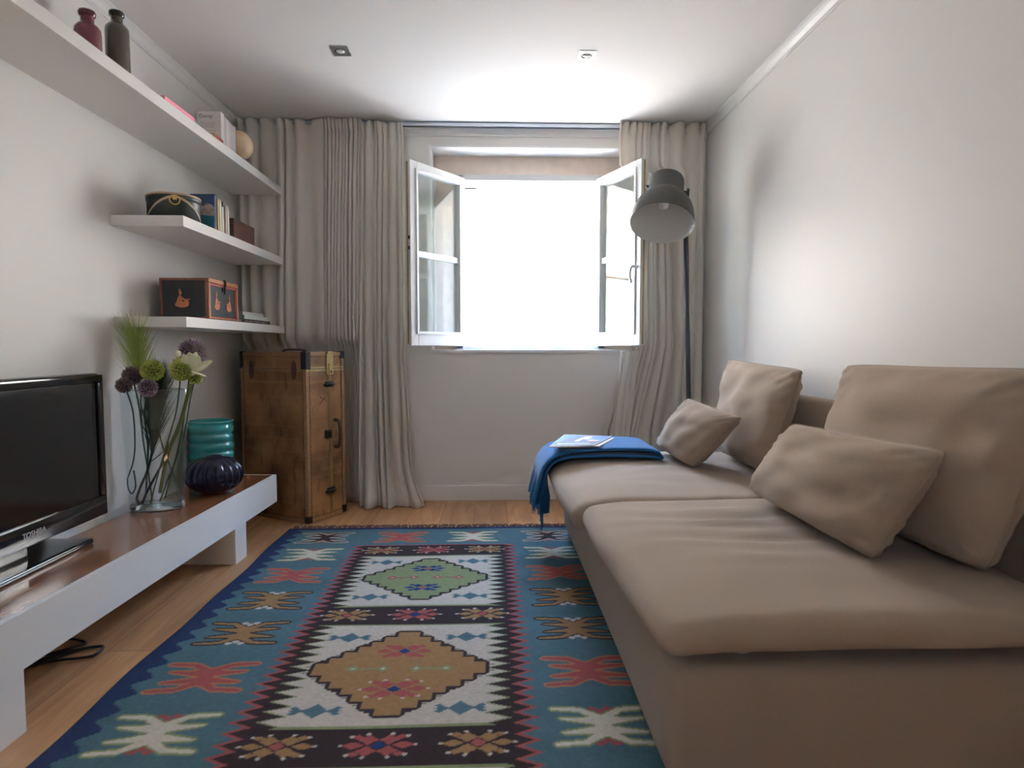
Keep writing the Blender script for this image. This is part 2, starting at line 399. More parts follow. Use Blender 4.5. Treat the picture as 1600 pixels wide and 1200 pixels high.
# ------------------------------------------------------------------ ceiling downlights
def downlight(x, y, label, a):
    t = empty('ceiling_spotlight', (x, y, ZC), label, 'ceiling light', 'square spotlights set in the ceiling')
    bm = bmesh.new(); n = 32; hx, hy = .040, .046
    sq = []
    for i in range(n):
        q = 2 * PI * i / n; c, s = math.cos(q), math.sin(q); k = max(abs(c), abs(s)); sq.append((c / k, s / k))
    o = [bm.verts.new((x + u * hx, y + v * hy, ZC - .004)) for u, v in sq]
    o2 = [bm.verts.new((x + u * hx, y + v * hy, ZC)) for u, v in sq]
    i1 = [bm.verts.new((x + math.cos(2 * PI * i / n) * .029, y + math.sin(2 * PI * i / n) * .029, ZC - .004)) for i in range(n)]
    i2 = [bm.verts.new((x + math.cos(2 * PI * i / n) * .026, y + math.sin(2 * PI * i / n) * .026, ZC - .0005)) for i in range(n)]
    for A, B in ((o2, o), (o, i1), (i1, i2)):
        for i in range(n): bm.faces.new((A[i], A[(i + 1) % n], B[(i + 1) % n], B[i]))
    obj('mounting_plate', bm, M_steel, t)
    bm = bmesh.new(); lathe(bm, [(.0285, -.0042), (.027, -.0052), (.021, -.0045), (.018, -.001)], (x, y, ZC), 32); obj('ring', bm, M_dark, t)
    bm = bmesh.new(); lathe(bm, [(.0205, 0), (.020, -.004), (.014, -.0075), (.0001, -.009)], (x, y - .004, ZC - .002), 32); obj('bulb', bm, M_bulb, t)
downlight(-.692, 3.0, 'square steel ceiling spotlight on the left, nearer the shelves', 0)
downlight(.447, 3.005, 'square steel ceiling spotlight on the right, towards the sofa wall', 0)

# ------------------------------------------------------------------ curtain rail and curtains
t = empty('curtain_rail', (0, 3.93, ZC), 'pale blue-grey metal double curtain track along the ceiling above the window', 'curtain rail')
for y in (3.912, 3.944):
    bm = bmesh.new(); box(bm, XL + .01, XR - .01, y - .010, y + .010, ZC - .020, ZC - .0005, bev=.002)
    box(bm, XL + .01, XR - .01, y - .013, y - .007, ZC - .024, ZC - .016); obj('track', bm, M_alu, t)

def curtain(name, label, ztop, zbot, edgeL, edgeR, yc, folds, amp, mat_, seed, header=.075, widths=None, group=None, nrow=50, kick=None, ypush=None):
    """edgeL/edgeR: the two side edges as functions of z; widths(s): how wide the folds are at s"""
    r = random.Random(seed); W = []; A_ = []
    for k in range(folds):
        wv = (widths((k + .5) / folds) if widths else 1.0) * r.uniform(.45, 1.6); W.append(wv); A_.append(r.uniform(.35, 1.15) * min(1.3, .55 + .45 * wv))
    tot = sum(W); cum = [0]
    for wv in W: cum.append(cum[-1] + wv / tot)
    A_ += [A_[-1]] * 2; skew = [r.uniform(.30, .70) for _ in range(folds + 2)]; sub = 12
    ss = []
    for k in range(folds):
        for q in range(sub): ss.append((k, q / sub, cum[k] + (cum[k + 1] - cum[k]) * q / sub))
    ss.append((folds - 1, 1.0, 1.0)); rows = []
    for j in range(nrow + 1):
        v = j / nrow; z = ztop + (zbot - ztop) * (v ** 1.2); hz = ztop - z; x0, x1 = edgeL(z), edgeR(z); row = []
        for (k, f, s) in ss:
            a = A_[k] + (A_[k + 1] - A_[k]) * f
            f2 = f ** (math.log(.5) / math.log(max(.2, min(.8, skew[k] + .12 * math.sin(z * 2 + k)))))
            w_ = -math.cos(2 * PI * f2); sharp = w_ * (1.2 - .2 * w_ * w_)
            grow = .65 + .35 * min(1, hz / .9); A = amp * a * grow
            if header > 0:
                if hz < header: A = amp * (.75 + .35 * a) * (.9 + .5 * (header - hz) / header)
                A *= 1 - .45 * math.exp(-((hz - header) / .016) ** 2)
            y = yc + A * sharp + .010 * nz(s * 4, z * 1.1, seed) * min(1, hz / .4)
            x = x0 + (x1 - x0) * (s + .012 * nz(s * 9, z * 1.4, seed + 9) * min(1, hz / .3)) + .25 * A * math.sin(2 * PI * f2)
            if ypush:
                y += ypush(x, z)
                if ypush(x, z) > .05: y = max(y, 3.9515)
            zz = z + (.007 * math.sin(2 * PI * f2 + k) if hz < header * .3 else 0)
            if kick: x, y, zz = kick(x, y, zz, s)
            row.append((x, min(y, YB - .006), max(min(zz, ZC - .003), .004)))
        rows.append(row)
    o = obj(name, grid_mesh(rows), mat_, None, smooth=True)
    md = o.modifiers.new('thickness', 'SOLIDIFY'); md.thickness = .0016; md.offset = 0
    return tag(o, label, 'curtain', group)

lin = lambda a, b: (lambda z: b + (a - b) * max(0, min(1, z / 2.3)))
def kickL(x, y, z, s):
    if z < .32:
        k = (.32 - z) / .32; x += .02 * k * k + .055 * k * k * (s > .5) * (s - .5) * 2; y -= .11 * k * k * (.4 + .6 * math.sin(s * 9) ** 2); 
    return x, y, z
def ramp01(v): v = max(0, min(1, v)); return v * v * (3 - 2 * v)
curtain('curtain', 'cream curtain with tight pleats hanging from the left wall behind the shelves', 2.337, .01,
        lin(-1.503, -1.512), lin(-.772, -.835), 3.872, 17, .024, M_curt, 3, widths=lambda s: 3.0 if s < .36 else .62,
        ypush=lambda x, z: (.020 if x < -1.2 else .020 * ramp01((-x - .95) / .25)) + .075 * ramp01((1.005 - z) / .045) * ramp01((-x - .78) / .1))
def eL(z): return -.768 - .055 * (1 - z / 2.3)
def eR(z): return -.525 + (.0 if z > .9 else .05 * (1 - z / .9))
curtain('curtain', 'paler gathered curtain just left of the open window, hem on the floor', 2.312, .006, eL, eR, 3.862, 7, .026, M_curt2, 12,
        kick=kickL, widths=lambda s: 1.0)
def rL(z):
    if z > 2.05: return .775
    if z > 1.0: return .862 + .012 * math.sin(z * 3)
    return .862 - .17 * min(1, (1.0 - z) / .55)
def rR(z): return 1.300 + .012 * (1 - z / 2.3)
curtain('curtain', 'cream curtain behind the floor lamp in the right corner', 2.337, .01, rL, rR, 3.875, 10, .026, M_curt, 23,
        widths=lambda s: .65 if s < .55 else 1.7, ypush=lambda x, z: .012 * ramp01((2.1 - z) / .1) * ramp01((z - .95) / .1) * (x < 1.0))
def rL2(z): return .79 - .09 * (1 - z / .94)
def rR2(z): return .905 - .10 * (1 - z / .94)
curtain('curtain', 'narrow strip of pale curtain below the right window leaf', .955, .01, rL2, rR2, 3.835, 3, .016, M_curt2, 31, header=-1)

# ------------------------------------------------------------------ wall shelves
SHX = -1.255
def shelf(y0, y1, z0, z1, label):
    o = obj('wall_shelf', bx(XL, SHX, y0, y1, z0, z1, bev=.0015), M_shelf, None)
    tag(o, label, 'shelf', 'thick floating shelves on the left wall'); return o
shelf(.9, 3.86, 1.885, 1.930, 'longest and topmost pale grey floating shelf, holding the bottles')
shelf(2.635, 3.86, 1.470, 1.514, 'middle pale grey floating shelf, holding the round hat box')
shelf(2.635, 3.86, 1.060, 1.103, 'lowest pale grey floating shelf, holding the painted box')
ZT, ZM, ZL = 1.9302, 1.5142, 1.1032

# bottles
def bottle(x, y, h, r, tint, label):
    t = empty('glass_bottle', (x, y, ZT), label, 'bottle', 'coloured glass bottles on the top shelf')
    g = bpy.data.materials.new('coloured glass'); g.use_nodes = True; b = g.node_tree.nodes['Principled BSDF']
    b.inputs['Base Color'].default_value = (*tint, 1); b.inputs['Roughness'].default_value = .15; b.inputs['Transmission Weight'].default_value = .25
    b.inputs['Coat Weight'].default_value = .3
    bm = bmesh.new(); s = h - .075
    lathe(bm, [(.0001, .0), (r * .85, 0), (r, .008), (r, s), (r * .96, s + .015), (r * .75, s + .027), (r * .55, s + .033), (r * .5, s + .04), (r * .5, h - .018)], (x, y, ZT), 48)
    obj('body', bm, g, t)
    g2 = mat('bottle rim glass', [c * .35 for c in tint], rough=.15)
    bm = bmesh.new(); lathe(bm, [(r * .5, h - .02), (r * .62, h - .016), (r * .66, h - .006), (r * .6, h), (r * .45, h), (r * .42, h - .015), (.0001, h - .02)], (x, y, ZT), 40)
    obj('rim', bm, g2, t)
bottle(-1.385, 2.27, .198, .041, (.20, .045, .06), 'wine-red glass bottle on the top shelf, left of the grey-brown one')
bottle(-1.385, 2.445, .285, .040, (.085, .072, .052), 'grey-brown glass bottle on the top shelf, right of the wine-red one')

# books
def book(x0, x1, y0, y1, z0, z1, cover, label, spine='+x', group=None, rot=0.0, pages=True, lean=0.0, extra=None):
    """spine: side carrying the spine"""
    c = Vector(((x0 + x1) / 2, (y0 + y1) / 2, z0))
    Mx = Matrix.Translation(c) @ Matrix.Rotation(R(rot), 4, 'Z') @ Matrix.Rotation(R(lean), 4, 'X')
    t = empty('book', c, label, 'book', group)
    hx, hy, h = (x1 - x0) / 2, (y1 - y0) / 2, z1 - z0
    flat = h < min(hx, hy) * 2
    th = .0022; bm = bmesh.new()
    if flat:
        box(bm, -hx, hx, -hy, hy, 0, th, M=Mx); box(bm, -hx, hx, -hy, hy, h - th, h, M=Mx); box(bm, hx - th, hx, -hy, hy, th, h - th, M=Mx)
        pg = (-hx + .003, hx - th, -hy + .003, hy - .003, th, h - th)
    else:
        box(bm, -hx, hx, -hy, -hy + th, 0, h, M=Mx); box(bm, -hx, hx, hy - th, hy, 0, h, M=Mx); box(bm, hx - th, hx, -hy + th, hy - th, 0, h, M=Mx)
        pg = (-hx + .003, hx - th, -hy + th, hy - th, .003, h - .003)
    obj('cover', bm, cover, t); obj('pages', bx(*pg, M=Mx), M_paper, t)
    if extra: extra(t, Mx, hx, hy, h)
    return t
def cmat(name, r, g, b, rough=.55): return mat(name, srgb(r, g, b), rough=rough)
C_white = cmat('white card', 214, 205, 200); C_grey = cmat('grey card', 190, 184, 180)
C_pink = cmat('pink card', 235, 140, 160); C_rust = cmat('rust card', 150, 70, 35)
book(-1.43, -1.288, 2.585, 2.835, ZT, ZT + .040, C_pink, 'bright pink book lying flat on the top shelf')
def duroy(t, Mx, hx, hy, h):
    M2 = Mx @ frame_M((-.012, -hy - .0002, h - .022), (1, 0, 0), (0, 0, 1), (0, -1, 0))
    obj('title', text_mesh('Duroy', .024, M2, .0002), cmat('dark ink', 70, 70, 80), t)
    bm = bmesh.new(); 
    for i, (w_, zz) in enumerate(((.07, .052), (.075, .058), (.07, .064), (.075, .070), (.06, .076), (.07, .088), (.075, .094))):
        box(bm, -w_ / 2 - .004, w_ / 2 - .004, -hy - .0006, -hy, h - zz, h - zz + .0018, M=Mx)
    obj('printed_lines', bm, cmat('faint ink', 176, 164, 158), t)
y = 3.105
for i, (th, hh, cm, lb) in enumerate((
        (.036, .168, C_white, 'white book at the front of the top-shelf row, title on its cover'),
        (.022, .160, C_grey, 'greyish white book second in the top-shelf row, behind the titled one'),
        (.030, .157, C_white, 'white book third in the top-shelf row'),
        (.026, .153, cmat('blush card', 205, 190, 182), 'blush white book fourth in the top-shelf row'),
        (.052, .150, C_grey, 'thick grey-white book last in the top-shelf row, next to the globe'))):
    book(-1.405, -1.288, y, y + th, ZT, ZT + hh, cm, lb, group='white books standing on the top shelf', extra=duroy if i == 0 else None)
    y += th + .0015
book(-1.34, -1.275, 2.99, 3.095, ZT, ZT + .030, C_rust, 'small rust-orange book lying in front of the white books')
# globe lamp
t = empty('globe_lamp', (-1.352, 3.47, ZT), 'cream glass globe on a small dark wood foot at the end of the top shelf', 'lamp')
bm = bmesh.new(); c = (-1.352, 3.475, ZT + .125); bmesh.ops.create_uvsphere(bm, u_segments=40, v_segments=24, radius=.075, matrix=Matrix.Translation(c) @ Matrix.Diagonal((1, 1, 1.05, 1)))
obj('globe', bm, mat('cream glass', srgb(228, 200, 165), rough=.12, coat=.5), t, smooth=True)
obj('foot', bx(-1.385, -1.312, 3.44, 3.515, ZT, ZT + .048, bev=.003), M_mahogz, t)

# hat box
t = empty('hat_box', (-1.37, 2.78, ZM), 'round dark green hat box with beige bands and brass clasp on the middle shelf', 'box')
hc = (-1.372, 2.80, ZM); hr = .103
bm = bmesh.new(); lathe(bm, [(.0001, 0), (hr, 0), (hr, .088)], hc, 72); obj('body', bm, M_navybook, t)
bm = bmesh.new(); lathe(bm, [(hr + .002, .082), (hr + .003, .082), (hr + .003, .106), (hr, .109), (.0001, .113)], hc, 72); obj('lid', bm, M_navybook, t)
bm = bmesh.new(); lathe(bm, [(hr + .0034, .101), (hr + .005, .1035), (hr + .0034, .108), (hr + .002, .109)], hc, 72); obj('rim_band', bm, M_beige, t)
bm = bmesh.new(); N = 48; f0 = R(-62)
def on_drum(a, z, off=.004): return Vector((hc[0] + (hr + off) * math.cos(a), hc[1] + (hr + off) * math.sin(a), hc[2] + z))
va, vb = [], []
for i in range(N + 1):
    s = -1 + 2 * i / N; a = f0 + s * R(72); z = .098 - .085 * abs(s) ** 1.6
    va.append(bm.verts.new(on_drum(a, z))); vb.append(bm.verts.new(on_drum(a, max(.001, z - .011))))
for i in range(N): bm.faces.new((va[i], va[i + 1], vb[i + 1], vb[i]))
obj('strap_band', bm, M_beige, t, smooth=True)
bm = bmesh.new(); cc = on_drum(f0, .078, .006); ex = Vector((-math.sin(f0), math.cos(f0), 0))
tube(bm, smooth_path([cc + ex * (.019 * math.cos(q)) + Vector((0, 0, .019 * math.sin(q))) for q in [R(150) + R(240) * k / 10 for k in range(11)]], 2), .0028, 6)
box(bm, -.008, .008, -.002, .002, .0, .02, M=frame_M(cc, ex, (math.cos(f0), math.sin(f0), 0), (0, 0, 1)), bev=.001)
obj('clasp', bm, M_gold, t)
# row on the middle shelf
obj_ = tag(obj('small_case', bx(-1.372, -1.335, 3.015, 3.045, ZM, ZM + .172, bev=.003), M_blackm), 'small black case half hidden behind the picture book on the middle shelf', 'box')
def picture(t, Mx, hx, hy, h):
    x0, x1 = -hx, hx; yq = -hy - .0003
    def quad(bm, pts, lay): prism(bm, [Mx @ Vector((p[0], yq - lay * .0004, p[1])) for p in pts], Mx.to_3x3() @ Vector((0, 1, 0)), .0003)
    W = x1 - x0
    bm = bmesh.new(); quad(bm, [(x0, 0), (x1, 0), (x1, h * .42), (x0, h * .46)], 1); obj('sea_print', bm, cmat('teal ink', 20, 104, 128), t)
    bm = bmesh.new()
    pts = [(x0, h * .46), (x1, h * .40), (x1, h * .60)] + [(x0 + W * (1 - k / 9), h * (.63 + .10 * abs(math.sin(k * 2.3)) + .08 * (k == 3))) for k in range(10)]
    quad(bm, pts, 1.5); obj('town_print', bm, cmat('stone ink', 168, 156, 148), t)
    bm = bmesh.new()
    for k in range(16):
        xx = x0 + W * (.04 + .058 * k); zz = h * (.50 + .05 * math.sin(k * 5.1)); quad(bm, [(xx, zz), (xx + W * .03, zz), (xx + W * .03, zz + h * .05), (xx, zz + h * .05)], 2.2)
    for k in range(6):
        a0 = x0 + W * (.66 + .035 * math.cos(k * PI / 5))
    quad(bm, [(x0 + W * (.68 + .06 * math.cos(k * PI / 8)), h * (.70 + .07 * math.sin(k * PI / 8))) for k in range(9)], 2.2)
    obj('town_detail_print', bm, cmat('brown ink', 120, 92, 74), t)
book(-1.395, -1.282, 2.985, 3.004, ZM, ZM + .172, cmat('deep blue card', 36, 62, 100), 'deep blue picture book with a domed town on its cover, middle shelf',
     group=None, extra=picture, lean=-5)
y = 3.030
for i, (th, hh, rgb, x1, lb) in enumerate((
        (.022, .168, (222, 190, 160), -1.300, 'peach-cream book leaning next to the picture book on the middle shelf'),
        (.014, .160, (196, 178, 120), -1.292, 'thin straw-yellow book in the middle-shelf row'),
        (.018, .163, (214, 206, 176), -1.290, 'pale yellow-cream book in the middle-shelf row'),
        (.018, .135, (220, 218, 214), -1.288, 'short white book in the middle-shelf row'),
        (.022, .166, (28, 34, 44), -1.300, 'black book in the middle-shelf row'),
        (.016, .150, (206, 180, 170), -1.290, 'pinkish book in the middle-shelf row'),
        (.018, .150, (226, 224, 210), -1.288, 'last off-white book of the middle-shelf row, beside the wooden box'))):
    y0 = y if i < 4 else y - (.0)
    book(x1 - .10, x1, y0 if i else y0 - .002, y0 + th, ZM, ZM + hh, cmat('book card', *rgb), lb, group='books standing in a row on the middle shelf')
    y += th + .0022
t = empty('wooden_box', (-1.34, 3.35, ZM), 'plain dark red wooden box at the end of the middle shelf', 'box')
obj('body', bx(-1.40, -1.283, 3.215, 3.485, ZM, ZM + .080, bev=.002), M_mahog, t)
obj('lid', bx(-1.401, -1.282, 3.214, 3.486, ZM + .0805, ZM + .106, bev=.003), M_mahog, t)

# painted box on the lowest shelf
PX0, PX1, PY0, PY1, PZ0, PZ1 = -1.498, -1.285, 2.905, 3.235, ZL, ZL + .187
t = empty('painted_box', ((PX0 + PX1) / 2, 3.07, PZ0), 'brown and black painted box with seated figures and iron hasp on the lowest shelf', 'box')
M_bamb = mat('orange brown wood', srgb(170, 112, 72), rough=.5, var=.25, vscale=60)
M_blackp = mat('worn black paint', (.018, .018, .019), rough=.6, var=.5, vscale=40)
M_fig = mat('terracotta paint', srgb(188, 112, 72), rough=.6, var=.2, vscale=120)
obj('body', bx(PX0 + .002, PX1 - .002, PY0 + .002, PY1 - .002, PZ0, PZ1 - .002), M_blackp, t)
bm = bmesh.new(); s = .011                      # near end frame (dark wood)
for a in ((PX0, PX1, PZ0, PZ0 + s), (PX0, PX1, PZ1 - s, PZ1), (PX0, PX0 + s, PZ0 + s, PZ1 - s), (PX1 - s, PX1, PZ0 + s, PZ1 - s)): box(bm, a[0], a[1], PY0 - .003, PY0 + .004, a[2], a[3], bev=.001)
box(bm, PX0, PX1, PY0, PY1, PZ1 - .004, PZ1)
obj('end_frame', bm, M_mahogz, t)
bm = bmesh.new(); s = .019
for a in ((PY0, PY1, PZ0 + .004, PZ0 + s * .6), (PY0, PY1, PZ1 - s, PZ1 + .001), (PY0, PY0 + s, PZ0 + .004, PZ1 - s), (PY1 - s, PY1, PZ0 + .004, PZ1 - s)): box(bm, PX1 - .004, PX1 + .006, a[0], a[1], a[2], a[3], bev=.004, seg=3)
obj('front_frame', bm, M_bamb, t)
bm = bmesh.new()
for a in ((PY0 + .019, PY1 - .019, PZ0 + .011, PZ0 + .016), (PY0 + .019, PY1 - .019, PZ1 - .03, PZ1 - .019), (PY0 + .019, PY0 + .026, PZ0 + .016, PZ1 - .03), (PY1 - .03, PY1 - .019, PZ0 + .016, PZ1 - .03)): box(bm, PX1 - .003, PX1 + .001, *a)
obj('inner_frame', bm, M_red, t)
def ell(cx_, cz_, rx, rz, n=18): return [(cx_ + rx * math.cos(2 * PI * k / n), cz_ + rz * math.sin(2 * PI * k / n)) for k in range(n)]
def capsule(x0, z0, x1, z1, r0, r1, n=7):
    a = math.atan2(z1 - z0, x1 - x0); return [(x1 + r1 * math.cos(a - PI / 2 + PI * k / n), z1 + r1 * math.sin(a - PI / 2 + PI * k / n)) for k in range(n + 1)] + [(x0 + r0 * math.cos(a + PI / 2 + PI * k / n), z0 + r0 * math.sin(a + PI / 2 + PI * k / n)) for k in range(n + 1)]
FIG = [ell(-.05, -.66, .92, .32), ell(.55, -.45, .38, .22), capsule(-.40, -.5, -.28, .08, .38, .26), capsule(-.15, .10, .38, -.18, .12, .10), capsule(.38, -.18, 1.0, -.10, .09, .05), ell(-.22, .60, .20, .19), ell(-.30, .88, .11, .12), capsule(-.26, .25, -.23, .45, .09, .09)]
def figure(o, ex, n, sx, sz, flip=1):
    bm = bmesh.new()
    for i, pl in enumerate(FIG): prism(bm, [Vector(o) + Vector(ex) * (p[0] * sx * flip) + Vector((0, 0, p[1] * sz)) for p in pl], n, .0012 + .00005 * i)
    bmesh.ops.recalc_face_normals(bm, faces=bm.faces); obj('painted_figure', bm, M_fig, t)
figure((-1.40, PY0 + .0015, 1.198), (1, 0, 0), (0, -1, 0), .034, .042)
figure((PX1 - .0015, 3.005, 1.195), (0, 1, 0), (1, 0, 0), .030, .045)
figure((PX1 - .0015, 3.135, 1.19), (0, 1, 0), (1, 0, 0), .030, .042, -1)
bm = bmesh.new(); tube(bm, smooth_path([(PX1 + .004, 3.07, PZ1 + .004), (PX1 + .012, 3.07, PZ1 - .004), (PX1 + .010, 3.07, PZ1 - .03), (PX1 + .007, 3.072, PZ1 - .06)], 4), .005, 6)
box(bm, PX1, PX1 + .006, 3.06, 3.08, PZ1 - .05, PZ1 - .03); obj('hasp', bm, M_iron, t)
# lying books
def spine_text(t, Mx, hx, hy, h):
    bm = bmesh.new()
    rr = random.Random(4)
    yq = -hy + .02
    while yq < hy - .05:
        wq = rr.uniform(.004, .009)
        if rr.random() > .15: box(bm, hx, hx + .0005, yq, yq + wq, h * .28, h * .74, M=Mx)
        yq += wq + .003
    obj('spine_print', bm, cmat('grey ink', 150, 135, 130), t)
book(-1.44, -1.285, 3.30, 3.70, ZL, ZL + .021, cmat('oxblood card', 52, 26, 30), 'dark oxblood book at the bottom of the pile on the lowest shelf', group='books lying in a pile on the lowest shelf', extra=spine_text, rot=0)
book(-1.45, -1.290, 3.335, 3.67, ZL + .0213, ZL + .043, cmat('mint white card', 205, 212, 202), 'pale mint book in the middle of the pile on the lowest shelf', group='books lying in a pile on the lowest shelf')
book(-1.45, -1.296, 3.33, 3.63, ZL + .0433, ZL + .060, cmat('navy white card', 196, 192, 188), 'thin greyish book on top of the pile on the lowest shelf', group='books lying in a pile on the lowest shelf')

# ------------------------------------------------------------------ tv bench
BF0, BF1 = -1.188, -1.135                        # front line drifts slightly
ang = math.atan2(BF1 - BF0, 3.31 - 1.54)
BO = Vector((BF0, 1.54, 0)); ey = Vector((math.sin(ang), math.cos(ang), 0)); ex = Vector((math.cos(ang), -math.sin(ang), 0))
MB = frame_M(BO, ex, ey, (0, 0, 1)); LEN = 1.775; DEP = .325
t = empty('tv_bench', BO + ey * .9 - ex * .15, 'long low bench with white lacquer front and glossy reddish wood top', 'bench')
BT = .306
bm = bx(-DEP, -.018, -1.2, LEN - .012, .29, BT, M=MB, bev=.001); obj('wooden_top', bm, M_bench, t)
bm = bmesh.new(); box(bm, -.018, 0, -1.2, LEN, .163, BT + .001, M=MB, bev=.001); box(bm, -DEP, -.018, LEN - .012, LEN, .163, BT + .001, M=MB, bev=.001)
box(bm, -DEP, -.018, -1.2, LEN - .012, .163, .29, M=MB); obj('white_beam', bm, M_white, t)
for (a, b) in ((1.27, 1.385), (-.14, .045)):
    obj('leg', bx(-DEP + .01, -.001, a, b, 0, .1628, M=MB, bev=.001), M_white, t)

# tv
t = empty('television', (-1.45, 1.85, BT), 'black glossy flat television standing on the bench, screen dark', 'television')
TX = -1.395; TY0, TY1, TZ0, TZ1 = 1.38, 2.30, .372, .886
bm = soft_box(TX - .065, TX - .006, TY0, TY1, TZ0, TZ1, .018, .06); obj('casing', bm, M_black, t, smooth=True)
bm = bmesh.new(); f = .034
for a in ((TY0 + .004, TY1 - .004, TZ0 + .004, TZ0 + .075), (TY0 + .004, TY1 - .004, TZ1 - f, TZ1 - .006), (TY0 + .004, TY0 + f, TZ0 + .075, TZ1 - f), (TY1 - f, TY1 - .004, TZ0 + .075, TZ1 - f)):
    box(bm, TX - .012, TX, *a, bev=.004, seg=3)
obj('bezel', bm, M_black, t, smooth=True, angle=40)
obj('screen', bx(TX - .012, TX - .0065, TY0 + f - .003, TY1 - f + .003, TZ0 + .07, TZ1 - f + .003), M_screen, t)
obj('lettering', text_mesh('TOSHIBA', .024, frame_M((TX + .0006, 1.93, TZ0 + .040), (0, 1, 0), (0, 0, 1), (1, 0, 0)), .0004), mat('silver ink', (.45, .45, .45), rough=.4), t)
obj('stand_neck', bx(TX - .05, TX - .022, 1.74, 1.93, BT + .012, TZ0 + .02, bev=.004), M_black, t)
obj('stand_base', soft_box(-1.520, -1.366, 1.53, 2.165, BT + .0005, BT + .018, .006, .08), M_black, t, smooth=True)

# cable under the bench
bm = bmesh.new(); zf = .006
pp = [(-1.50, 1.80), (-1.46, 1.86), (-1.41, 1.935), (-1.36, 1.985), (-1.29, 2.028), (-1.256, 2.015), (-1.262, 1.965), (-1.34, 1.935), (-1.39, 1.93), (-1.45, 1.89), (-1.52, 1.85)]
tube(bm, smooth_path([(x, y, zf + .004 * (i % 2)) for i, (x, y) in enumerate(pp)], 6), .0045, 8)
tube(bm, smooth_path([(-1.45, 2.09, zf), (-1.39, 2.082, zf), (-1.335, 2.055, zf), (-1.34, 2.02, .014), (-1.37, 1.98, .016), (-1.42, 1.95, .012), (-1.50, 1.90, zf)], 6), .004, 8)
tube(bm, smooth_path([(-1.53, 1.76, zf), (-1.44, 1.84, .014), (-1.38, 1.90, .016), (-1.33, 1.97, .015), (-1.29, 2.01, .015)], 6), .004, 8)
tag(obj('power_cable', bm, M_blackm), 'black cable looped on the floor under the bench', 'cable')

# ------------------------------------------------------------------ vases on the bench
M_vase = thin_glass('clear vase glass', (.94, .965, .97), 1.6)
VC = Vector((-1.392, 2.625, BT + .0006)); va_ = R(14)
MV = Matrix.Translation(VC) @ Matrix.Rotation(va_, 4, 'Z')
t = empty('glass_vase', VC, 'tall clear oval glass vase full of flower stems on the bench', 'vase')
bm = bmesh.new(); H = .497
def vp(z): return 1.0 + .20 * (z / H)
lathe(bm, [(.0001, 0), (.105 * .97, 0), (.1055, .006)] + [(.105 * vp(H * k / 12), H * k / 12 + (.006 if k == 0 else 0)) for k in range(1, 13)] +
      [(.105 * vp(H) - .003, H + .0015), (.105 * vp(H) - .006, H)] + [(.105 * vp(H * k / 12) - .006, max(.028, H * k / 12)) for k in range(11, -1, -1)] + [(.0001, .030)],
      (0, 0, 0), 72, 1.0, .46, M=MV)
obj('vase_wall', bm, M_vase, t)
M_rim = mat('thick glass edge', (.86, .94, .95), rough=.05, coat=.5); M_rim.node_tree.nodes['Principled BSDF'].inputs['Transmission Weight'].default_value = .95
bm = bmesh.new(); tube(bm, [MV @ Vector((.1235 * math.cos(a), .1235 * .46 * math.sin(a), H + .001)) for a in [2 * PI * k / 64 for k in range(65)]], .0024, 6, cap=False); obj('rim', bm, M_rim, t)
bm = bmesh.new(); lathe(bm, [(.0001, .0005), (.1015, .0005), (.1045, .006), (.1000, .028), (.07, .0285), (.0001, .0288)], (0, 0, 0), 64, .985, .44, M=MV); obj('thick_base', bm, M_rim, t)
# purple ribbed vase
M_purp = bpy.data.materials.new('dark violet glass'); M_purp.use_nodes = True; b = M_purp.node_tree.nodes['Principled BSDF']
_n = M_purp.node_tree; _o = _n.nodes['Material Output']
b.inputs['Base Color'].default_value = (.022, .018, .04, 1); b.inputs['Roughness'].default_value = .06; b.inputs['Coat Weight'].default_value = .5
_t = _n.nodes.new('ShaderNodeBsdfTransparent'); _t.inputs[0].default_value = (.42, .36, .50, 1); _m = _n.nodes.new('ShaderNodeMixShader'); _m.inputs[0].default_value = .5
_n.links.new(b.outputs[0], _m.inputs[1]); _n.links.new(_t.outputs[0], _m.inputs[2]); _n.links.new(_m.outputs[0], _o.inputs[0])
rib = lambda a, z, r: 1 - .085 * (1 - abs(math.sin(a * 8)) ** .8) * min(1, r / .09)
pr = []
for k in range(25):
    q = PI * k / 24; rr = .128 * math.sin(q) ** .8 if 0 < k < 24 else .0001
    pr.append((max(rr, .03 if k > 20 else .0001), .085 - .0845 * math.cos(q)))
pr = [(.0001, .0005)] + [p for p in pr[1:] if p[1] < .163] + [(.034, .166), (.033, .172), (.030, .172), (.031, .165)]
bm = bmesh.new(); lathe(bm, pr, (-1.283, 2.915, BT), 192, rib=rib)
tag(obj('ribbed_vase', bm, M_purp), 'squat ribbed dark violet glass vase in front of the turquoise pot', 'vase')
# teal pot
M_teal = mat('turquoise glaze', srgb(40, 140, 145), rough=.12, coat=.6, var=.35, vscale=20)
bm = bmesh.new(); c = (-1.413, 3.185, BT); pr = [(.0001, 0), (.092, 0), (.100, .01)]
for k in range(6):
    z = .02 + k * .044; pr += [(.098, z), (.106 + .002 * (k % 2), z + .012), (.107, z + .028), (.103, z + .040)]
pr += [(.100, .286), (.103, .296), (.106, .302), (.098, .304), (.094, .296), (.090, .25), (.088, .03), (.0001, .03)]
lathe(bm, pr, c, 72, rib=lambda a, z, r: 1 + .008 * math.sin(a * 2 + z * 40))
tag(obj('ceramic_pot', bm, M_teal), 'turquoise glazed ceramic pot with ridged wall, behind the violet vase', 'pot')

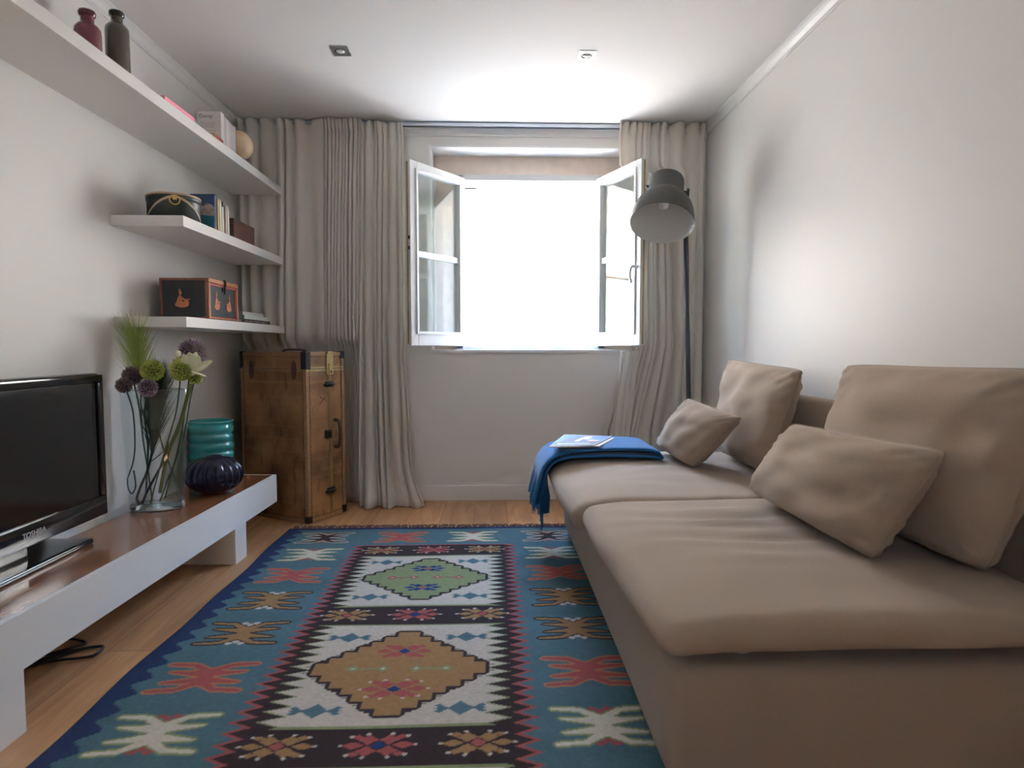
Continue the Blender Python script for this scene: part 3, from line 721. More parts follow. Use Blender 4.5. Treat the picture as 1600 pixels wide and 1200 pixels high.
# ------------------------------------------------------------------ flowers
def spiky(bm, c, r, n, L, wd, seed, mi=0, core=.8, petals=False):
    rr = random.Random(seed); c = Vector(c)
    bmesh.ops.create_icosphere(bm, subdivisions=3, radius=r * core, matrix=Matrix.Translation(c))
    for i in range(n):
        z = 1 - 2 * (i + .5) / n; a = i * 2.39996; q = math.sqrt(1 - z * z)
        d = Vector((q * math.cos(a), q * math.sin(a), z)); d = (d + Vector((rr.uniform(-1, 1), rr.uniform(-1, 1), rr.uniform(-1, 1))) * .16).normalized()
        u = d.orthogonal().normalized(); v = d.cross(u); p0 = c + d * r * core * .9; p1 = c + d * (r * rr.uniform(.93, 1.06))
        ww = wd * rr.uniform(.7, 1.2)
        if petals:
            a1 = [bm.verts.new(p0 + (u * math.cos(t_) + v * math.sin(t_)) * ww * .5) for t_ in (0, 2.1, 4.2)]
            b1 = [bm.verts.new(p1 + (u * math.cos(t_) + v * math.sin(t_)) * ww) for t_ in (0, 2.1, 4.2)]
            for k in range(3): bm.faces.new((a1[k], a1[(k + 1) % 3], b1[(k + 1) % 3], b1[k])).material_index = 1
            bm.faces.new(b1).material_index = 1
        else:
            a1 = [bm.verts.new(p0 + (u * math.cos(t_) + v * math.sin(t_)) * ww) for t_ in (0, 2.1, 4.2)]; top = bm.verts.new(p1)
            for k in range(3): bm.faces.new((a1[k], a1[(k + 1) % 3], top)).material_index = 1
M_mv0 = mat('mauve core', srgb(80, 64, 64), rough=.9); M_mv1 = mat('mauve florets', srgb(158, 136, 148), rough=.8, var=.3, vscale=90)
M_br1 = mat('brown mauve florets', srgb(128, 106, 104), rough=.8, var=.3, vscale=90)
M_gr0 = mat('green core', srgb(104, 112, 44), rough=.9); M_gr1 = mat('lime florets', srgb(182, 190, 92), rough=.7, var=.25, vscale=90)
M_stem = mat('green stem', srgb(74, 92, 52), rough=.6); M_stemd = mat('dark stem', srgb(58, 40, 40), rough=.6); M_stemg = mat('dull green stem', srgb(58, 82, 76), rough=.6)
def flower(name, c, r, n, m0, m1, stem, sm, label, cat, petals=False, wd=.003, grp=None):
    t = empty(name, c, label, cat, grp)
    bm = bmesh.new(); spiky(bm, c, r, n, 0, wd, int(r * 9999) + n, petals=petals); obj('bloom', bm, [m0, m1], t)
    bm = bmesh.new(); tube(bm, smooth_path([Vector(c)] + stem, 8), .0032, 8); obj('stem', bm, sm, t)
YV = 2.625
def sp(*pts): return [at(x, y, YV + dy) for x, y, dy in pts]
flower('allium_flower', at(207, 587, 2.60), .041, 520, M_mv0, M_br1, sp((218, 640, -.01), (224, 690, 0), (232, 740, .01), (238, 782, .01)), M_stem, 'brown-mauve allium head at the upper left of the vase rim', 'flower', grp='allium flowers in the tall glass vase')
flower('allium_flower', at(194, 602, 2.565), .034, 420, M_mv0, M_br1, sp((207, 640, -.02), (211, 690, -.01), (208, 722, 0), (199, 752, 0), (205, 771, 0), (212, 760, 0), (209, 735, .01)), M_stemg, 'leftmost brown-mauve allium head, drooping over the vase rim', 'flower', grp='allium flowers in the tall glass vase')
flower('allium_flower', at(231, 606, 2.55), .040, 520, M_mv0, M_mv1, sp((226, 650, -.01), (231, 700, 0), (229, 750, 0), (228, 775, .01)), M_stemg, 'greyish mauve allium head hanging in front of the vase rim', 'flower', grp='allium flowers in the tall glass vase')
flower('allium_flower', at(300, 551, 2.66), .060, 900, M_mv0, M_mv1, sp((292, 620, .01), (283, 680, .01), (268, 740, 0), (258, 778, 0)), M_stem, 'largest mauve allium head, behind the white lily', 'flower', grp='allium flowers in the tall glass vase')
flower('green_ball_flower', at(238, 579, 2.57), .044, 760, M_gr0, M_gr1, sp((245, 640, 0), (252, 690, .01), (270, 740, .01), (283, 783, .01)), M_stem, 'lime green ball flower left of centre above the vase', 'flower', True, .0024, 'green ball flowers in the tall glass vase')
flower('green_ball_flower', at(283, 579, 2.57), .041, 700, M_gr0, M_gr1, sp((276, 640, 0), (262, 690, 0), (246, 745, 0), (234, 790, -.01)), M_stem, 'lime green ball flower in front of the white lily', 'flower', True, .0024, 'green ball flowers in the tall glass vase')
flower('green_ball_flower', at(305, 590, 2.62), .029, 260, M_gr0, M_gr1, sp((297, 625, .01), (285, 690, .01), (262, 750, .0), (250, 783, 0)), M_stemg, 'smallest green ball flower, low on the right under the lily', 'flower', True, .0022, 'green ball flowers in the tall glass vase')
# looping dark twig in the vase
bm = bmesh.new(); tube(bm, smooth_path(sp((222, 640, 0), (238, 690, 0), (232, 730, 0), (220, 760, -.01), (214, 780, -.01), (222, 785, -.01), (230, 768, 0), (244, 742, 0), (258, 715, .01), (262, 690, .01)), 8), .005, 8)
tag(obj('twig', bm, M_stemd), 'dark brown twig bent into a loop inside the glass vase', 'twig')
bm = bmesh.new(); tube(bm, smooth_path(sp((298, 600, 0), (282, 660, .0), (262, 710, .01), (250, 770, .01)), 8), .0085, 8, r1=.007)
# white lily
LP = at(296, 575, 2.585)
t = empty('amaryllis', LP, 'white and pale green amaryllis with buds rising from the right of the vase', 'flower')
obj('stalk', bm, mat('olive stalk', srgb(104, 112, 56), rough=.6), t)
M_pet = mat('white petals', srgb(238, 238, 205), rough=.6); M_pet2 = mat('yellow green petals', srgb(205, 208, 120), rough=.6)
def petal(bm, base, d, L, Wd, curl, nrm):
    d = Vector(d).normalized(); nrm = Vector(nrm); side = d.cross(nrm).normalized(); nn = side.cross(d)
    rows = []
    for i in range(9):
        s = i / 8; wv = Wd * math.sin(PI * min(1, .12 + s * .86)) ** .8; cpt = base + d * (L * s) + nn * (curl * s * s)
        rows.append([cpt + side * (wv * k / 3) - nn * (.25 * wv * (k / 3) ** 2) for k in range(-3, 4)])
    vr = [[bm.verts.new(p) for p in r] for r in rows]
    for a, b_ in zip(vr, vr[1:]):
        for i in range(6): f = bm.faces.new((a[i], a[i + 1], b_[i + 1], b_[i])); f.smooth = True
bm = bmesh.new(); bs = at(297, 586, 2.58)
for px, py, L, Wd, cv in ((300, 548, .100, .030, .016), (288, 552, .095, .024, .020), (311, 553, .090, .024, -.012), (305, 545, .095, .024, -.02), (293, 547, .09, .022, -.02)):
    tip = at(px, py, 2.555); petal(bm, bs, tip - bs, L, Wd, cv, (.2, -1, .2))
petal(bm, at(300, 580, 2.565), Vector((.09, -.02, -.012)), .065, .014, -.012, (0, 0, 1))
obj('open_bloom', bm, M_pet, t)
bm = bmesh.new(); bs2 = at(304, 578, 2.58); tip = at(333, 564, 2.57)
for k in range(4): petal(bm, bs2, tip - bs2 + Vector((0, 0, .006 * math.cos(k * PI / 2))), .085, .013, .003, (math.cos(k * PI / 2) * .9, -math.sin(k * PI / 2), .5))
obj('bud', bm, M_pet, t)
bm = bmesh.new(); lathe(bm, [(.0001, -.014), (.010, -.010), (.0125, 0), (.010, .010), (.0001, .016)], at(278, 553, 2.57), 16); obj('bud', bm, M_pet, t)
bm = bmesh.new(); bs3 = at(292, 583, 2.58)
for px, py in ((270, 562), (264, 570), (276, 556)): tip = at(px, py, 2.56); petal(bm, bs3, tip - bs3, .075, .015, .01, (.3, -1, .3))
obj('yellow_petals', bm, M_pet2, t)
# feathery grass plumes
def plume(base, dirs, n, L, spread, seed, wd, m, label):
    rr = random.Random(seed); base = Vector(base); t = empty('feathery_grass', base, label, 'plant', 'feathery grass plumes in the vase')
    up = Vector(dirs).normalized(); bm = bmesh.new(); ax = up.orthogonal().normalized(); ay = up.cross(ax)
    for i in range(n):
        s = rr.random() ** .8 * .62; p = base + up * L * s; a = rr.uniform(0, 2 * PI); f = rr.uniform(.25, 1) * spread
        d = (up + (ax * math.cos(a) + ay * math.sin(a)) * f).normalized(); ll = L * rr.uniform(.30, .48) * (1 if s < .5 else .8)
        sag = Vector((0, 0, -1)) * ll * .05; pts = [p, p + d * ll * .5 + up * ll * .08, p + d * ll + up * ll * .22 + sag]
        q = d.cross(Vector((0, 1, 0))); q = q.normalized() if q.length > .01 else ax
        w3 = [wd, wd * .8, wd * .2]; L1 = [bm.verts.new(pt + q * w_) for pt, w_ in zip(pts, w3)]; L2 = [bm.verts.new(pt - q * w_) for pt, w_ in zip(pts, w3)]
        for k in range(2): bm.faces.new((L1[k], L1[k + 1], L2[k + 1], L2[k]))
    o = obj('blades', bm, m, t); return t
M_gr = mat('grass green', srgb(150, 165, 82), rough=.7, var=.25, vscale=30); M_grd = mat('dark grass', srgb(62, 78, 56), rough=.7, var=.25, vscale=30)
g = plume(at(220, 610, 2.63), at(209, 500, 2.63) - at(220, 610, 2.63), 700, .34, .85, 5, .0006, M_gr, 'bright green feathery grass plume standing tallest in the vase')
bm = bmesh.new(); tube(bm, smooth_path([at(212, 530, 2.63)] + sp((219, 600, 0), (222, 660, 0), (232, 690, 0), (228, 760, 0)), 8), .0026, 6); obj('stem', bm, M_stem, g)
g = plume(at(238, 715, 2.63), at(247, 560, 2.63) - at(238, 715, 2.63), 1200, .42, .55, 6, .0006, M_grd, 'dark green feathery grass filling the upper part of the vase')
bm = bmesh.new(); tube(bm, smooth_path(sp((244, 640, 0), (238, 700, 0), (236, 720, 0), (262, 700, .01)), 8), .0022, 6); obj('stem', bm, M_stemg, g)

# ------------------------------------------------------------------ steamer trunk
th = R(62.0); TC = Vector((-1.010, 3.445, .002)); u_ = Vector((math.cos(th), math.sin(th), 0)); n_ = Vector((-math.sin(th), math.cos(th), 0))
MT = frame_M(TC, n_, u_, (0, 0, 1))        # local x: along the broad left face (0..TWd), local y: along the narrow right face
TWd, TDp, THt = .500, .300, .948
t = empty('steamer_trunk', TC + n_ * .25 + u_ * .15, 'upright worn tan travel trunk with studded edges and brass fittings in the corner', 'trunk')
def trunk_mat():
    m = bpy.data.materials.new('worn tan canvas'); m.use_nodes = True; n = m.node_tree; b = n.nodes['Principled BSDF']
    tc = n.nodes.new('ShaderNodeTexCoord')
    def nzs(sc, scale, det=6):
        mp = n.nodes.new('ShaderNodeMapping'); mp.inputs['Scale'].default_value = sc; n.links.new(tc.outputs['Object'], mp.inputs[0])
        q = n.nodes.new('ShaderNodeTexNoise'); q.inputs['Scale'].default_value = scale; q.inputs['Detail'].default_value = det; n.links.new(mp.outputs[0], q.inputs['Vector']); return q
    a = nzs((1, 1, 1), 5.0); r = n.nodes.new('ShaderNodeValToRGB'); r.color_ramp.elements[0].position = .30; r.color_ramp.elements[1].position = .72
    r.color_ramp.elements[0].color = (*srgb(92, 60, 34), 1); r.color_ramp.elements[1].color = (*srgb(172, 126, 80), 1); n.links.new(a.outputs['Fac'], r.inputs[0])
    h = nzs((.6, .6, 34), 1.0, 4); r2 = n.nodes.new('ShaderNodeValToRGB'); r2.color_ramp.elements[0].position = .55; r2.color_ramp.elements[1].position = .75
    r2.color_ramp.elements[0].color = (0, 0, 0, 1); r2.color_ramp.elements[1].color = (.35, .35, .35, 1); n.links.new(h.outputs['Fac'], r2.inputs[0])
    mx = n.nodes.new('ShaderNodeMix'); mx.data_type = 'RGBA'; mx.inputs['B'].default_value = (*srgb(206, 158, 96), 1)
    n.links.new(r2.outputs[0], mx.inputs['Factor']); n.links.new(r.outputs[0], mx.inputs['A'])
    s = nzs((18, 18, 5), 1.5, 8); r3 = n.nodes.new('ShaderNodeValToRGB'); r3.color_ramp.elements[0].position = .60; r3.color_ramp.elements[1].position = .72
    r3.color_ramp.elements[0].color = (0, 0, 0, 1); r3.color_ramp.elements[1].color = (.6, .6, .6, 1); n.links.new(s.outputs['Fac'], r3.inputs[0])
    m2 = n.nodes.new('ShaderNodeMix'); m2.data_type = 'RGBA'; m2.inputs['B'].default_value = (*srgb(66, 38, 22), 1)
    n.links.new(r3.outputs[0], m2.inputs['Factor']); n.links.new(mx.outputs['Result'], m2.inputs['A']); n.links.new(m2.outputs['Result'], b.inputs['Base Color'])
    b.inputs['Roughness'].default_value = .55
    bp = n.nodes.new('ShaderNodeBump'); bp.inputs['Strength'].default_value = .25; bp.inputs['Distance'].default_value = .003; n.links.new(a.outputs['Fac'], bp.inputs['Height']); n.links.new(bp.outputs[0], b.inputs['Normal'])
    return m
M_tr = trunk_mat(); M_edge = mat('worn edge leather', srgb(150, 112, 76), rough=.55, var=.4, vscale=50); M_stud = mat('dark studs', (.03, .02, .015), rough=.5)
seam = THt - .095
obj('body', bx(0, TWd, 0, TDp, 0, seam - .002, M=MT, bev=.004), M_tr, t)
lid = obj('lid', bx(0, TWd, 0, TDp, seam + .002, THt, M=MT, bev=.006), M_tr, t)
bm = bmesh.new(); s = .020; q = .0028          # edge bindings on both seen faces
for (z0, z1) in ((0, s), (THt - s, THt)):
    box(bm, -q, TWd, -q, s, z0, z1, M=MT, bev=.002); box(bm, -q, s, 0, TDp + q, z0, z1, M=MT, bev=.002)
    box(bm, 0, TWd, TDp - s, TDp + q, z0, z1, M=MT, bev=.002)
for (x0, x1, y0, y1) in ((-q, s, -q, s), (TWd - s, TWd + q, -q, s), (-q, s, TDp - s, TDp + q)):
    box(bm, x0, x1, y0, y1, 0, THt, M=MT, bev=.004)
obj('edge_binding', bm, M_edge, t)
bm = bmesh.new()                                  # studs
def stud(x, y, z, r=.0040): bmesh.ops.create_icosphere(bm, subdivisions=1, radius=r, matrix=MT @ Matrix.Translation((x, y, z)))
k = 0
z = .03
while z < THt - .03:
    for (x, y) in ((s + .005, -q * .3), (TWd - s - .004, -q * .3), (-q * .3, s + .005), (-q * .3, TDp - s - .004)): stud(x, y, z)
    z += .0135
x = .03
while x < TWd - .03:
    stud(x, -q * .3, THt - s - .006, .0026); stud(x, -q * .3, s + .006, .0026); x += .0135
y = .03
while y < TDp - .03:
    stud(-q * .3, y, THt - s - .006, .0026); stud(-q * .3, y, s + .006, .0026); y += .0135
o = obj('studs', bm, M_stud, t); o['kind'] = 'stuff'
def plate(x0, x1, y0, y1, z0, z1, name, m, lab=None, bev=.002): obj(name, bx(x0, x1, y0, y1, z0, z1, M=MT, bev=bev), m, t, label=lab)
plate(0, TWd, -.003, 0, seam - .014, seam - .002, 'seam_rail', M_edge); plate(0, TWd, -.003, 0, seam + .002, seam + .012, 'seam_rail', M_edge)
plate(-.003, 0, 0, TDp, seam - .014, seam - .002, 'seam_rail', M_brass); plate(-.003, 0, 0, TDp, seam + .002, seam + .012, 'seam_rail', M_brass)
# corner caps
for (x0, x1, y0, y1, z0, z1) in ((-.005, .035, -.005, .035, THt - .095, THt + .003), (-.005, .028, -.005, .028, 0, .04), (-.005, .03, TDp - .03, TDp + .005, THt - .04, THt + .003),
                                 (-.005, .03, TDp - .03, TDp + .005, 0, .045), (TWd - .02, TWd + .005, -.005, .03, THt - .095, THt + .003)):
    plate(x0, x1, y0, y1, z0, z1, 'corner_cap', M_iron, bev=.006)
# hinge straps on the broad face
for x in (.085, .41):
    bm = bmesh.new(); pts = [MT @ Vector((x + .018 * math.cos(a) * (1), -.003, seam - .005 + .052 * math.sin(a))) for a in [2 * PI * k / 20 for k in range(20)]]
    prism(bm, pts, -(MT.to_3x3() @ Vector((0, 1, 0))), .003); obj('hinge_strap', bm, M_leather, t)
# central opening with two brass rails on the narrow face
ym = TDp * .60
bm = bmesh.new(); box(bm, -.004, 0, ym - .010, ym - .002, 0.01, seam - .014, M=MT, bev=.001); box(bm, -.004, 0, ym + .002, ym + .010, .01, seam - .014, M=MT, bev=.001)
obj('brass_rail', bm, M_brass, t); obj('rail_gap', bx(-.0015, .0, ym - .002, ym + .002, .01, seam - .014, M=MT), M_stud, t)
bm = bmesh.new(); box(bm, -.008, 0, ym - .026, ym + .028, seam - .035, THt - .005, M=MT, bev=.005); box(bm, -.014, -.008, ym - .012, ym + .016, seam - .028, seam + .03, M=MT, bev=.003); box(bm, -.012, .03, ym - .02, ym + .022, THt - .012, THt + .004, M=MT, bev=.003)
obj('lock', bm, M_brass, t)
obj('lock_keyhole', bx(-.016, -.013, ym - .004, ym + .008, seam - .022, seam - .012, M=MT, bev=.001), M_stud, t)
for zc in (.765, .155):
    bm = bmesh.new(); box(bm, -.010, 0, ym - .034, ym + .026, zc - .016, zc + .016, M=MT, bev=.005)
    tube(bm, [MT @ Vector((-.010, ym - .05, zc - .004)), MT @ Vector((-.016, ym - .02, zc + .002)), MT @ Vector((-.016, ym + .02, zc))], .008, 8)
    obj('clasp', bm, M_iron, t)
bm = bmesh.new(); box(bm, -.012, 0, ym - .042, ym + .006, .455, .505, M=MT, bev=.006); box(bm, -.020, -.010, ym - .03, ym - .004, .465, .495, M=MT, bev=.004); obj('lock', bm, M_iron, t)
bm = bmesh.new(); tube(bm, smooth_path([MT @ Vector(p) for p in ((-.002, ym + .036, .40), (-.028, ym + .040, .405), (-.038, ym + .042, .44), (-.040, ym + .042, .48), (-.038, ym + .042, .52), (-.028, ym + .040, .552), (-.002, ym + .036, .555))], 5), .011, 10); obj('carry_handle', bm, M_leather, t)
bm = bmesh.new(); tube(bm, smooth_path([MT @ Vector(p) for p in ((.05, .06, THt + .001), (.09, .07, THt + .010), (.2, .10, THt + .012), (.27, .12, THt + .010), (.30, .13, THt + .001))], 5), .0065, 8); obj('top_handle', bm, M_leather, t)
bm = bmesh.new()
for a, b_ in (((.10, .655), (.17, .715)), ((.10, .70), (.165, .665))):
    tube(bm, [MT @ Vector((-.0008, a[0], a[1])), MT @ Vector((-.0008, b_[0], b_[1]))], .0012, 4)
obj('scratch_cross', bm, M_stud, t)
for pts in (((.30, .80), (.31, .84), (.295, .86)), ((.20, .47), (.17, .50), (.14, .50)), ((.10, .30), (.07, .37), (.06, .39)), ((.25, .46), (.22, .49), (.18, .51))):
    bm = bmesh.new(); tube(bm, [MT @ Vector((x_, -.0006, z_)) for x_, z_ in pts], .0013, 4); obj('scratch', bm, M_stud, t)

# ------------------------------------------------------------------ floor lamp
LY = 3.40
t = empty('floor_lamp', (1.07, LY + .13, 0), 'dark grey floor lamp with big bell shade between sofa and window curtain', 'lamp')
bm = bmesh.new(); lathe(bm, [(.0001, .03), (.02, .03), (.03, .028), (.13, .020), (.145, .012), (.145, .0005), (.0001, .0005)], (1.10, LY + .13, 0), 48); obj('base', bm, M_lampgrey, t)
pt = at(1071, 345, LY + .13); pb = at(1076, 627, LY + .13); pb = pb + (pb - pt) * ((pb.z - .02) / (pt.z - pb.z))
bm = bmesh.new(); tube(bm, [pb, pt], .0135, 14); obj('pole', bm, M_pole, t)
z_ = Vector((.20, .43, .88)).normalized(); x_ = Vector((1, 0, 0)); x_ = (x_ - z_ * x_.dot(z_)).normalized(); y_ = z_.cross(x_)
MS = frame_M(at(1034, 350, LY), x_, y_, z_); Rr = .170
out = [(Rr, 0), (Rr * 1.003, .012), (Rr * .985, .05), (Rr * .945, .088), (Rr * .87, .122), (Rr * .76, .152), (Rr * .66, .172), (Rr * .60, .184), (Rr * .575, .191), (Rr * .568, .196), (Rr * .562, .285), (Rr * .545, .300), (Rr * .48, .308), (.0001, .311)]
bm = bmesh.new(); lathe(bm, out, seg=64, M=MS); sh = obj('lamp_shade', bm, M_lampgrey, t)
bm = bmesh.new(); lathe(bm, [(Rr, 0)] + [(r - .003, z - .001) for r, z in out[1:8]] + [(.02, .19), (.0001, .19)], seg=64, M=MS); obj('shade_lining', bm, M_lampin, sh, label='white inside of the shade')
bm = bmesh.new(); lathe(bm, [(.014, .19), (.016, .17), (.024, .155), (.030, .135), (.024, .115), (.0001, .106)], seg=24, M=MS); obj('bulb', bm, M_bulb, t)
for sg in (1, -1):
    bm = bmesh.new(); tube(bm, [MS @ Vector((sg * Rr * .54, 0, .235)), MS @ Vector((sg * (Rr * .568 + .014), 0, .235))], .013 if sg > 0 else .008, 14); obj('pivot_knob', bm, M_pole, t)
bm = bmesh.new(); k1 = MS @ Vector((Rr * .568 + .010, 0, .235)); k2 = at(1075, 300, LY + .10)
tube(bm, smooth_path([k1, (k1 + k2) / 2 + Vector((.008, 0, .008)), k2, pt], 5), .008, 8); obj('bracket', bm, M_lampgrey, t)

# ------------------------------------------------------------------ rug
def make_rug():
    x0, x1, y0, y1 = -1.082, .522, .86, 3.345; st = .004
    nx, ny = int(round((x1 - x0) / st)) + 1, int(round((y1 - y0) / st)) + 1
    X, Y = np.meshgrid(np.linspace(x0, x1, nx), np.linspace(y0, y1, ny)); cx = -.28; DX = X - cx; A = np.abs(DX)
    rng = np.random.default_rng(3)
    wob = lambda f, a, p: a * np.sin(Y * f + p)
    TEAL, NAVY, DARK, RED = srgb(84, 116, 126), srgb(46, 60, 98), srgb(58, 45, 46), srgb(168, 88, 86)
    WHT, GRN, TAN, ORG = srgb(200, 190, 178), srgb(138, 148, 106), srgb(160, 124, 84), srgb(184, 122, 88)
    WH2, BLU = srgb(212, 204, 184), srgb(40, 62, 120)
    C = np.empty((ny, nx, 3)); C[:] = TEAL
    def tri(v): return 2 * np.abs((v % 1.0) - .5)            # 0..1..0
    def put(mask, col): C[mask] = col
    # abrash: slightly different teal dye bands
    band = np.interp(Y[:, 0], np.linspace(y0, y1, 30), rng.uniform(.88, 1.1, 30)); C *= band[:, None, None]
    put(A > .715 + .045 * (np.floor(tri(Y / .085) * 5) / 5), NAVY); put(Y > 3.312, NAVY)
    P = .0475
    put(A < .405 - .05 * tri(Y / P), RED); put((A < .385 - .05 * tri(Y / P)), DARK)
    inner_y = Y < 3.045
    top = Y >= 3.045; C[top & (A < .5)] = TEAL * np.ones(3); put(top & (Y > 3.312), NAVY); put((Y > 3.037) & (Y < 3.047) & (A < .385), RED)
    zig = .335 - .065 * tri(Y / P)
    for (a, b) in ((2.31, 2.885), (1.56, 2.16), (.9, 1.41)):
        m = (Y > a) & (Y < b); put(m & (A < zig), GRN); put((Y > a + .011) & (Y < b - .011) & (A < zig - .012), WHT)
    def dil(m, n=1):
        for _ in range(n):
            q = m.copy(); q[1:] |= m[:-1]; q[:-1] |= m[1:]; q[:, 1:] |= m[:, :-1]; q[:, :-1] |= m[:, 1:]; m = q
        return m
    def medal(yc, hw, hh, fill):
        n = 7; a = np.floor(A / hw * n); b = np.floor(np.abs(Y - yc) / hh * n); m = (a + b) <= n - 1
        put(dil(m, 3), DARK)
        for s in range(n):                                     # little hooks at the steps
            for sx in (-1, 1):
                for sy in (-1, 1):
                    px = hw * (n - s) / n + .014; py = hh * (s + .5) / n
                    put((np.abs(DX * sx - px) < .012) & (np.abs((Y - yc) * sy - py) < .0025), DARK)
        put(m, fill)
    medal(2.607, .252, .228, GRN); medal(1.855, .262, .242, TAN); medal(1.11, .26, .24, GRN)
    def dia(cx_, cy_, rx, ry, col): put(np.abs(X - cx_) / rx + np.abs(Y - cy_) / ry < 1, col)
    def cluster(cx_, cy_, c1, core, sc=1.0, tip=None):
        for dx, dy in ((-.026, .022), (.026, .022), (-.026, -.022), (.026, -.022)): dia(cx_ + dx * sc, cy_ + dy * sc, .026 * sc, .020 * sc, c1)
        for s in (-1, 1): dia(cx_ + s * .062 * sc, cy_, .030 * sc, .014 * sc, c1); dia(cx_ + s * .055 * sc, cy_ + .033 * sc, .018 * sc, .010 * sc, c1); dia(cx_ + s * .055 * sc, cy_ - .033 * sc, .018 * sc, .010 * sc, c1)
        if tip is not None:
            for s in (-1, 1):
                for q in (-1, 1): dia(cx_ + s * .070 * sc, cy_ + q * .036 * sc, .008, .006, tip); dia(cx_ + s * .03 * sc, cy_ + q * .045 * sc, .008, .006, tip)
                dia(cx_ + s * .092 * sc, cy_, .008, .006, tip)
        dia(cx_, cy_, .020 * sc, .018 * sc, core)
    for yb in (2.968, 2.240, 1.490):
        for dx, c1, co in ((-.245, TAN, RED), (0, RED, BLU if yb < 2.9 else RED), (.245, TAN, RED)): cluster(cx + dx, yb, c1, co, 1.0, WHT)
    cluster(cx, 2.715, BLU, RED, .85); cluster(cx, 2.495, BLU, RED, .85)
    cluster(cx, 1.965, RED, BLU, 1.0, ORG); cluster(cx, 1.742, RED, BLU, 1.05, WHT)
    for yc, col in ((2.607, RED), (1.855, GRN)):
        for s in (-1, 1):
            put((np.abs(X - cx - s * .095) < .045) & (np.abs(Y - yc) < .005), col)
            for q in (-1, 1): dia(cx + s * .095 + q * .045, yc, .022, .020, col); dia(cx + s * .095 + q * .045, yc, .009, .006, WHT)
    for yc in (2.80, 2.405, 2.06, 1.64):
        for s in (-1, 1):
            sx = cx + s * .195; dia(sx, yc, .036, .034, TEAL)
            for q in (-1, 1): dia(sx + q * .048, yc, .022, .012, TEAL); dia(sx + q * .058, yc + .013, .014, .008, TEAL); dia(sx + q * .058, yc - .013, .014, .008, TEAL)
    def seg(mask_xy, ax_, ay_, bx_, by_, w0, w1):
        U, V = mask_xy; dx, dy = bx_ - ax_, by_ - ay_; L2 = dx * dx + dy * dy; t_ = np.clip(((U - ax_) * dx + (V - ay_) * dy) / L2, 0, 1)
        d = np.hypot(U - ax_ - t_ * dx, V - ay_ - t_ * dy); return d < (w0 + (w1 - w0) * t_)
    def bug(cx_, cy_, body, outl, acc=None, nx_=1.0):
        U, V = np.abs(X - cx_) / nx_, Y - cy_; UV = (U, V)
        m = (U < .022) & (np.abs(V) < .04)
        for s in (-1, 1):
            m |= seg((U, V * s), .0, .028, .055, .070, .013, .009); m |= seg((U, V * s), .055, .070, .128, .076, .009, .006)
            m |= seg((U, V * s), .0, .018, .108, .030, .019, .003)
        put(dil(m, 2), outl); put(m, body)
        if acc is not None:
            for s in (-1, 1):
                for q in (-1, 1): dia(cx_ + q * .020, cy_ + s * .074, .016, .011, acc)
                dia(cx_, cy_ + s * .062, .014, .012, acc)
    for X_ in (-.848, .288):
        for yy, bd, ol, ac in ((2.915, WH2, GRN, RED), (2.650, RED, ORG, None), (2.385, TAN, DARK, WHT), (2.112, TAN, DARK, WHT), (1.825, RED, ORG, None), (1.553, WH2, GRN, RED), (1.285, RED, ORG, None), (1.02, TAN, DARK, WHT)):
            bug(X_, yy, bd, ol, ac)
    for X_, bd, ol, ac in ((-.848, DARK, WHT, ORG), (-.462, RED, ORG, None), (-.098, WH2, GRN, RED), (.288, DARK, WHT, ORG)): bug(X_, 3.175, bd, ol, ac, .95)
    # worn, mottled wool
    sm = rng.normal(0, 1, (ny, nx)); 
    for _ in range(2): sm = (sm + np.roll(sm, 1, 0) + np.roll(sm, 1, 1) + np.roll(sm, 1, 1)) / 4
    C = np.clip(C * .78 * (1 + .10 * sm[..., None]), 0, 1)
    Z = .006 + .0015 * np.sin(X * 9 + Y * 3) * np.sin(Y * 7) + .0008
    edge = .004 * np.sin(Y * 11) + .004 * np.sin(Y * 4.3)
    Xe = X - edge * np.clip((A - .6) / .2, 0, 1) * np.sign(DX) * -1
    co = np.stack([Xe, Y, Z], -1).reshape(-1, 3)
    idx = np.arange(nx * ny).reshape(ny, nx); q = np.stack([idx[:-1, :-1], idx[:-1, 1:], idx[1:, 1:], idx[1:, :-1]], -1).reshape(-1, 4)
    me = bpy.data.meshes.new('rug_field'); me.vertices.add(len(co)); me.vertices.foreach_set('co', co.ravel())
    me.loops.add(q.size); me.loops.foreach_set('vertex_index', q.ravel().astype(np.int32))
    me.polygons.add(len(q)); me.polygons.foreach_set('loop_start', np.arange(0, q.size, 4, dtype=np.int32)); me.polygons.foreach_set('loop_total', np.full(len(q), 4, dtype=np.int32))
    me.update(calc_edges=True); me.validate()
    ca = me.color_attributes.new('wool', 'FLOAT_COLOR', 'POINT'); rgba = np.ones((len(co), 4)); rgba[:, :3] = C.reshape(-1, 3); ca.data.foreach_set('color', rgba.ravel())
    m = bpy.data.materials.new('woven wool'); m.use_nodes = True; n = m.node_tree; b = n.nodes['Principled BSDF']
    at_ = n.nodes.new('ShaderNodeVertexColor'); at_.layer_name = 'wool'; n.links.new(at_.outputs[0], b.inputs['Base Color']); b.inputs['Roughness'].default_value = .95; b.inputs['Specular IOR Level'].default_value = .15
    tcn = n.nodes.new('ShaderNodeTexCoord'); mp = n.nodes.new('ShaderNodeMapping'); mp.inputs['Scale'].default_value = (160, 420, 1); n.links.new(tcn.outputs['Object'], mp.inputs[0])
    nn = n.nodes.new('ShaderNodeTexNoise'); nn.inputs['Scale'].default_value = 1; n.links.new(mp.outputs[0], nn.inputs['Vector']); bp = n.nodes.new('ShaderNodeBump'); bp.inputs['Strength'].default_value = .6; bp.inputs['Distance'].default_value = .002
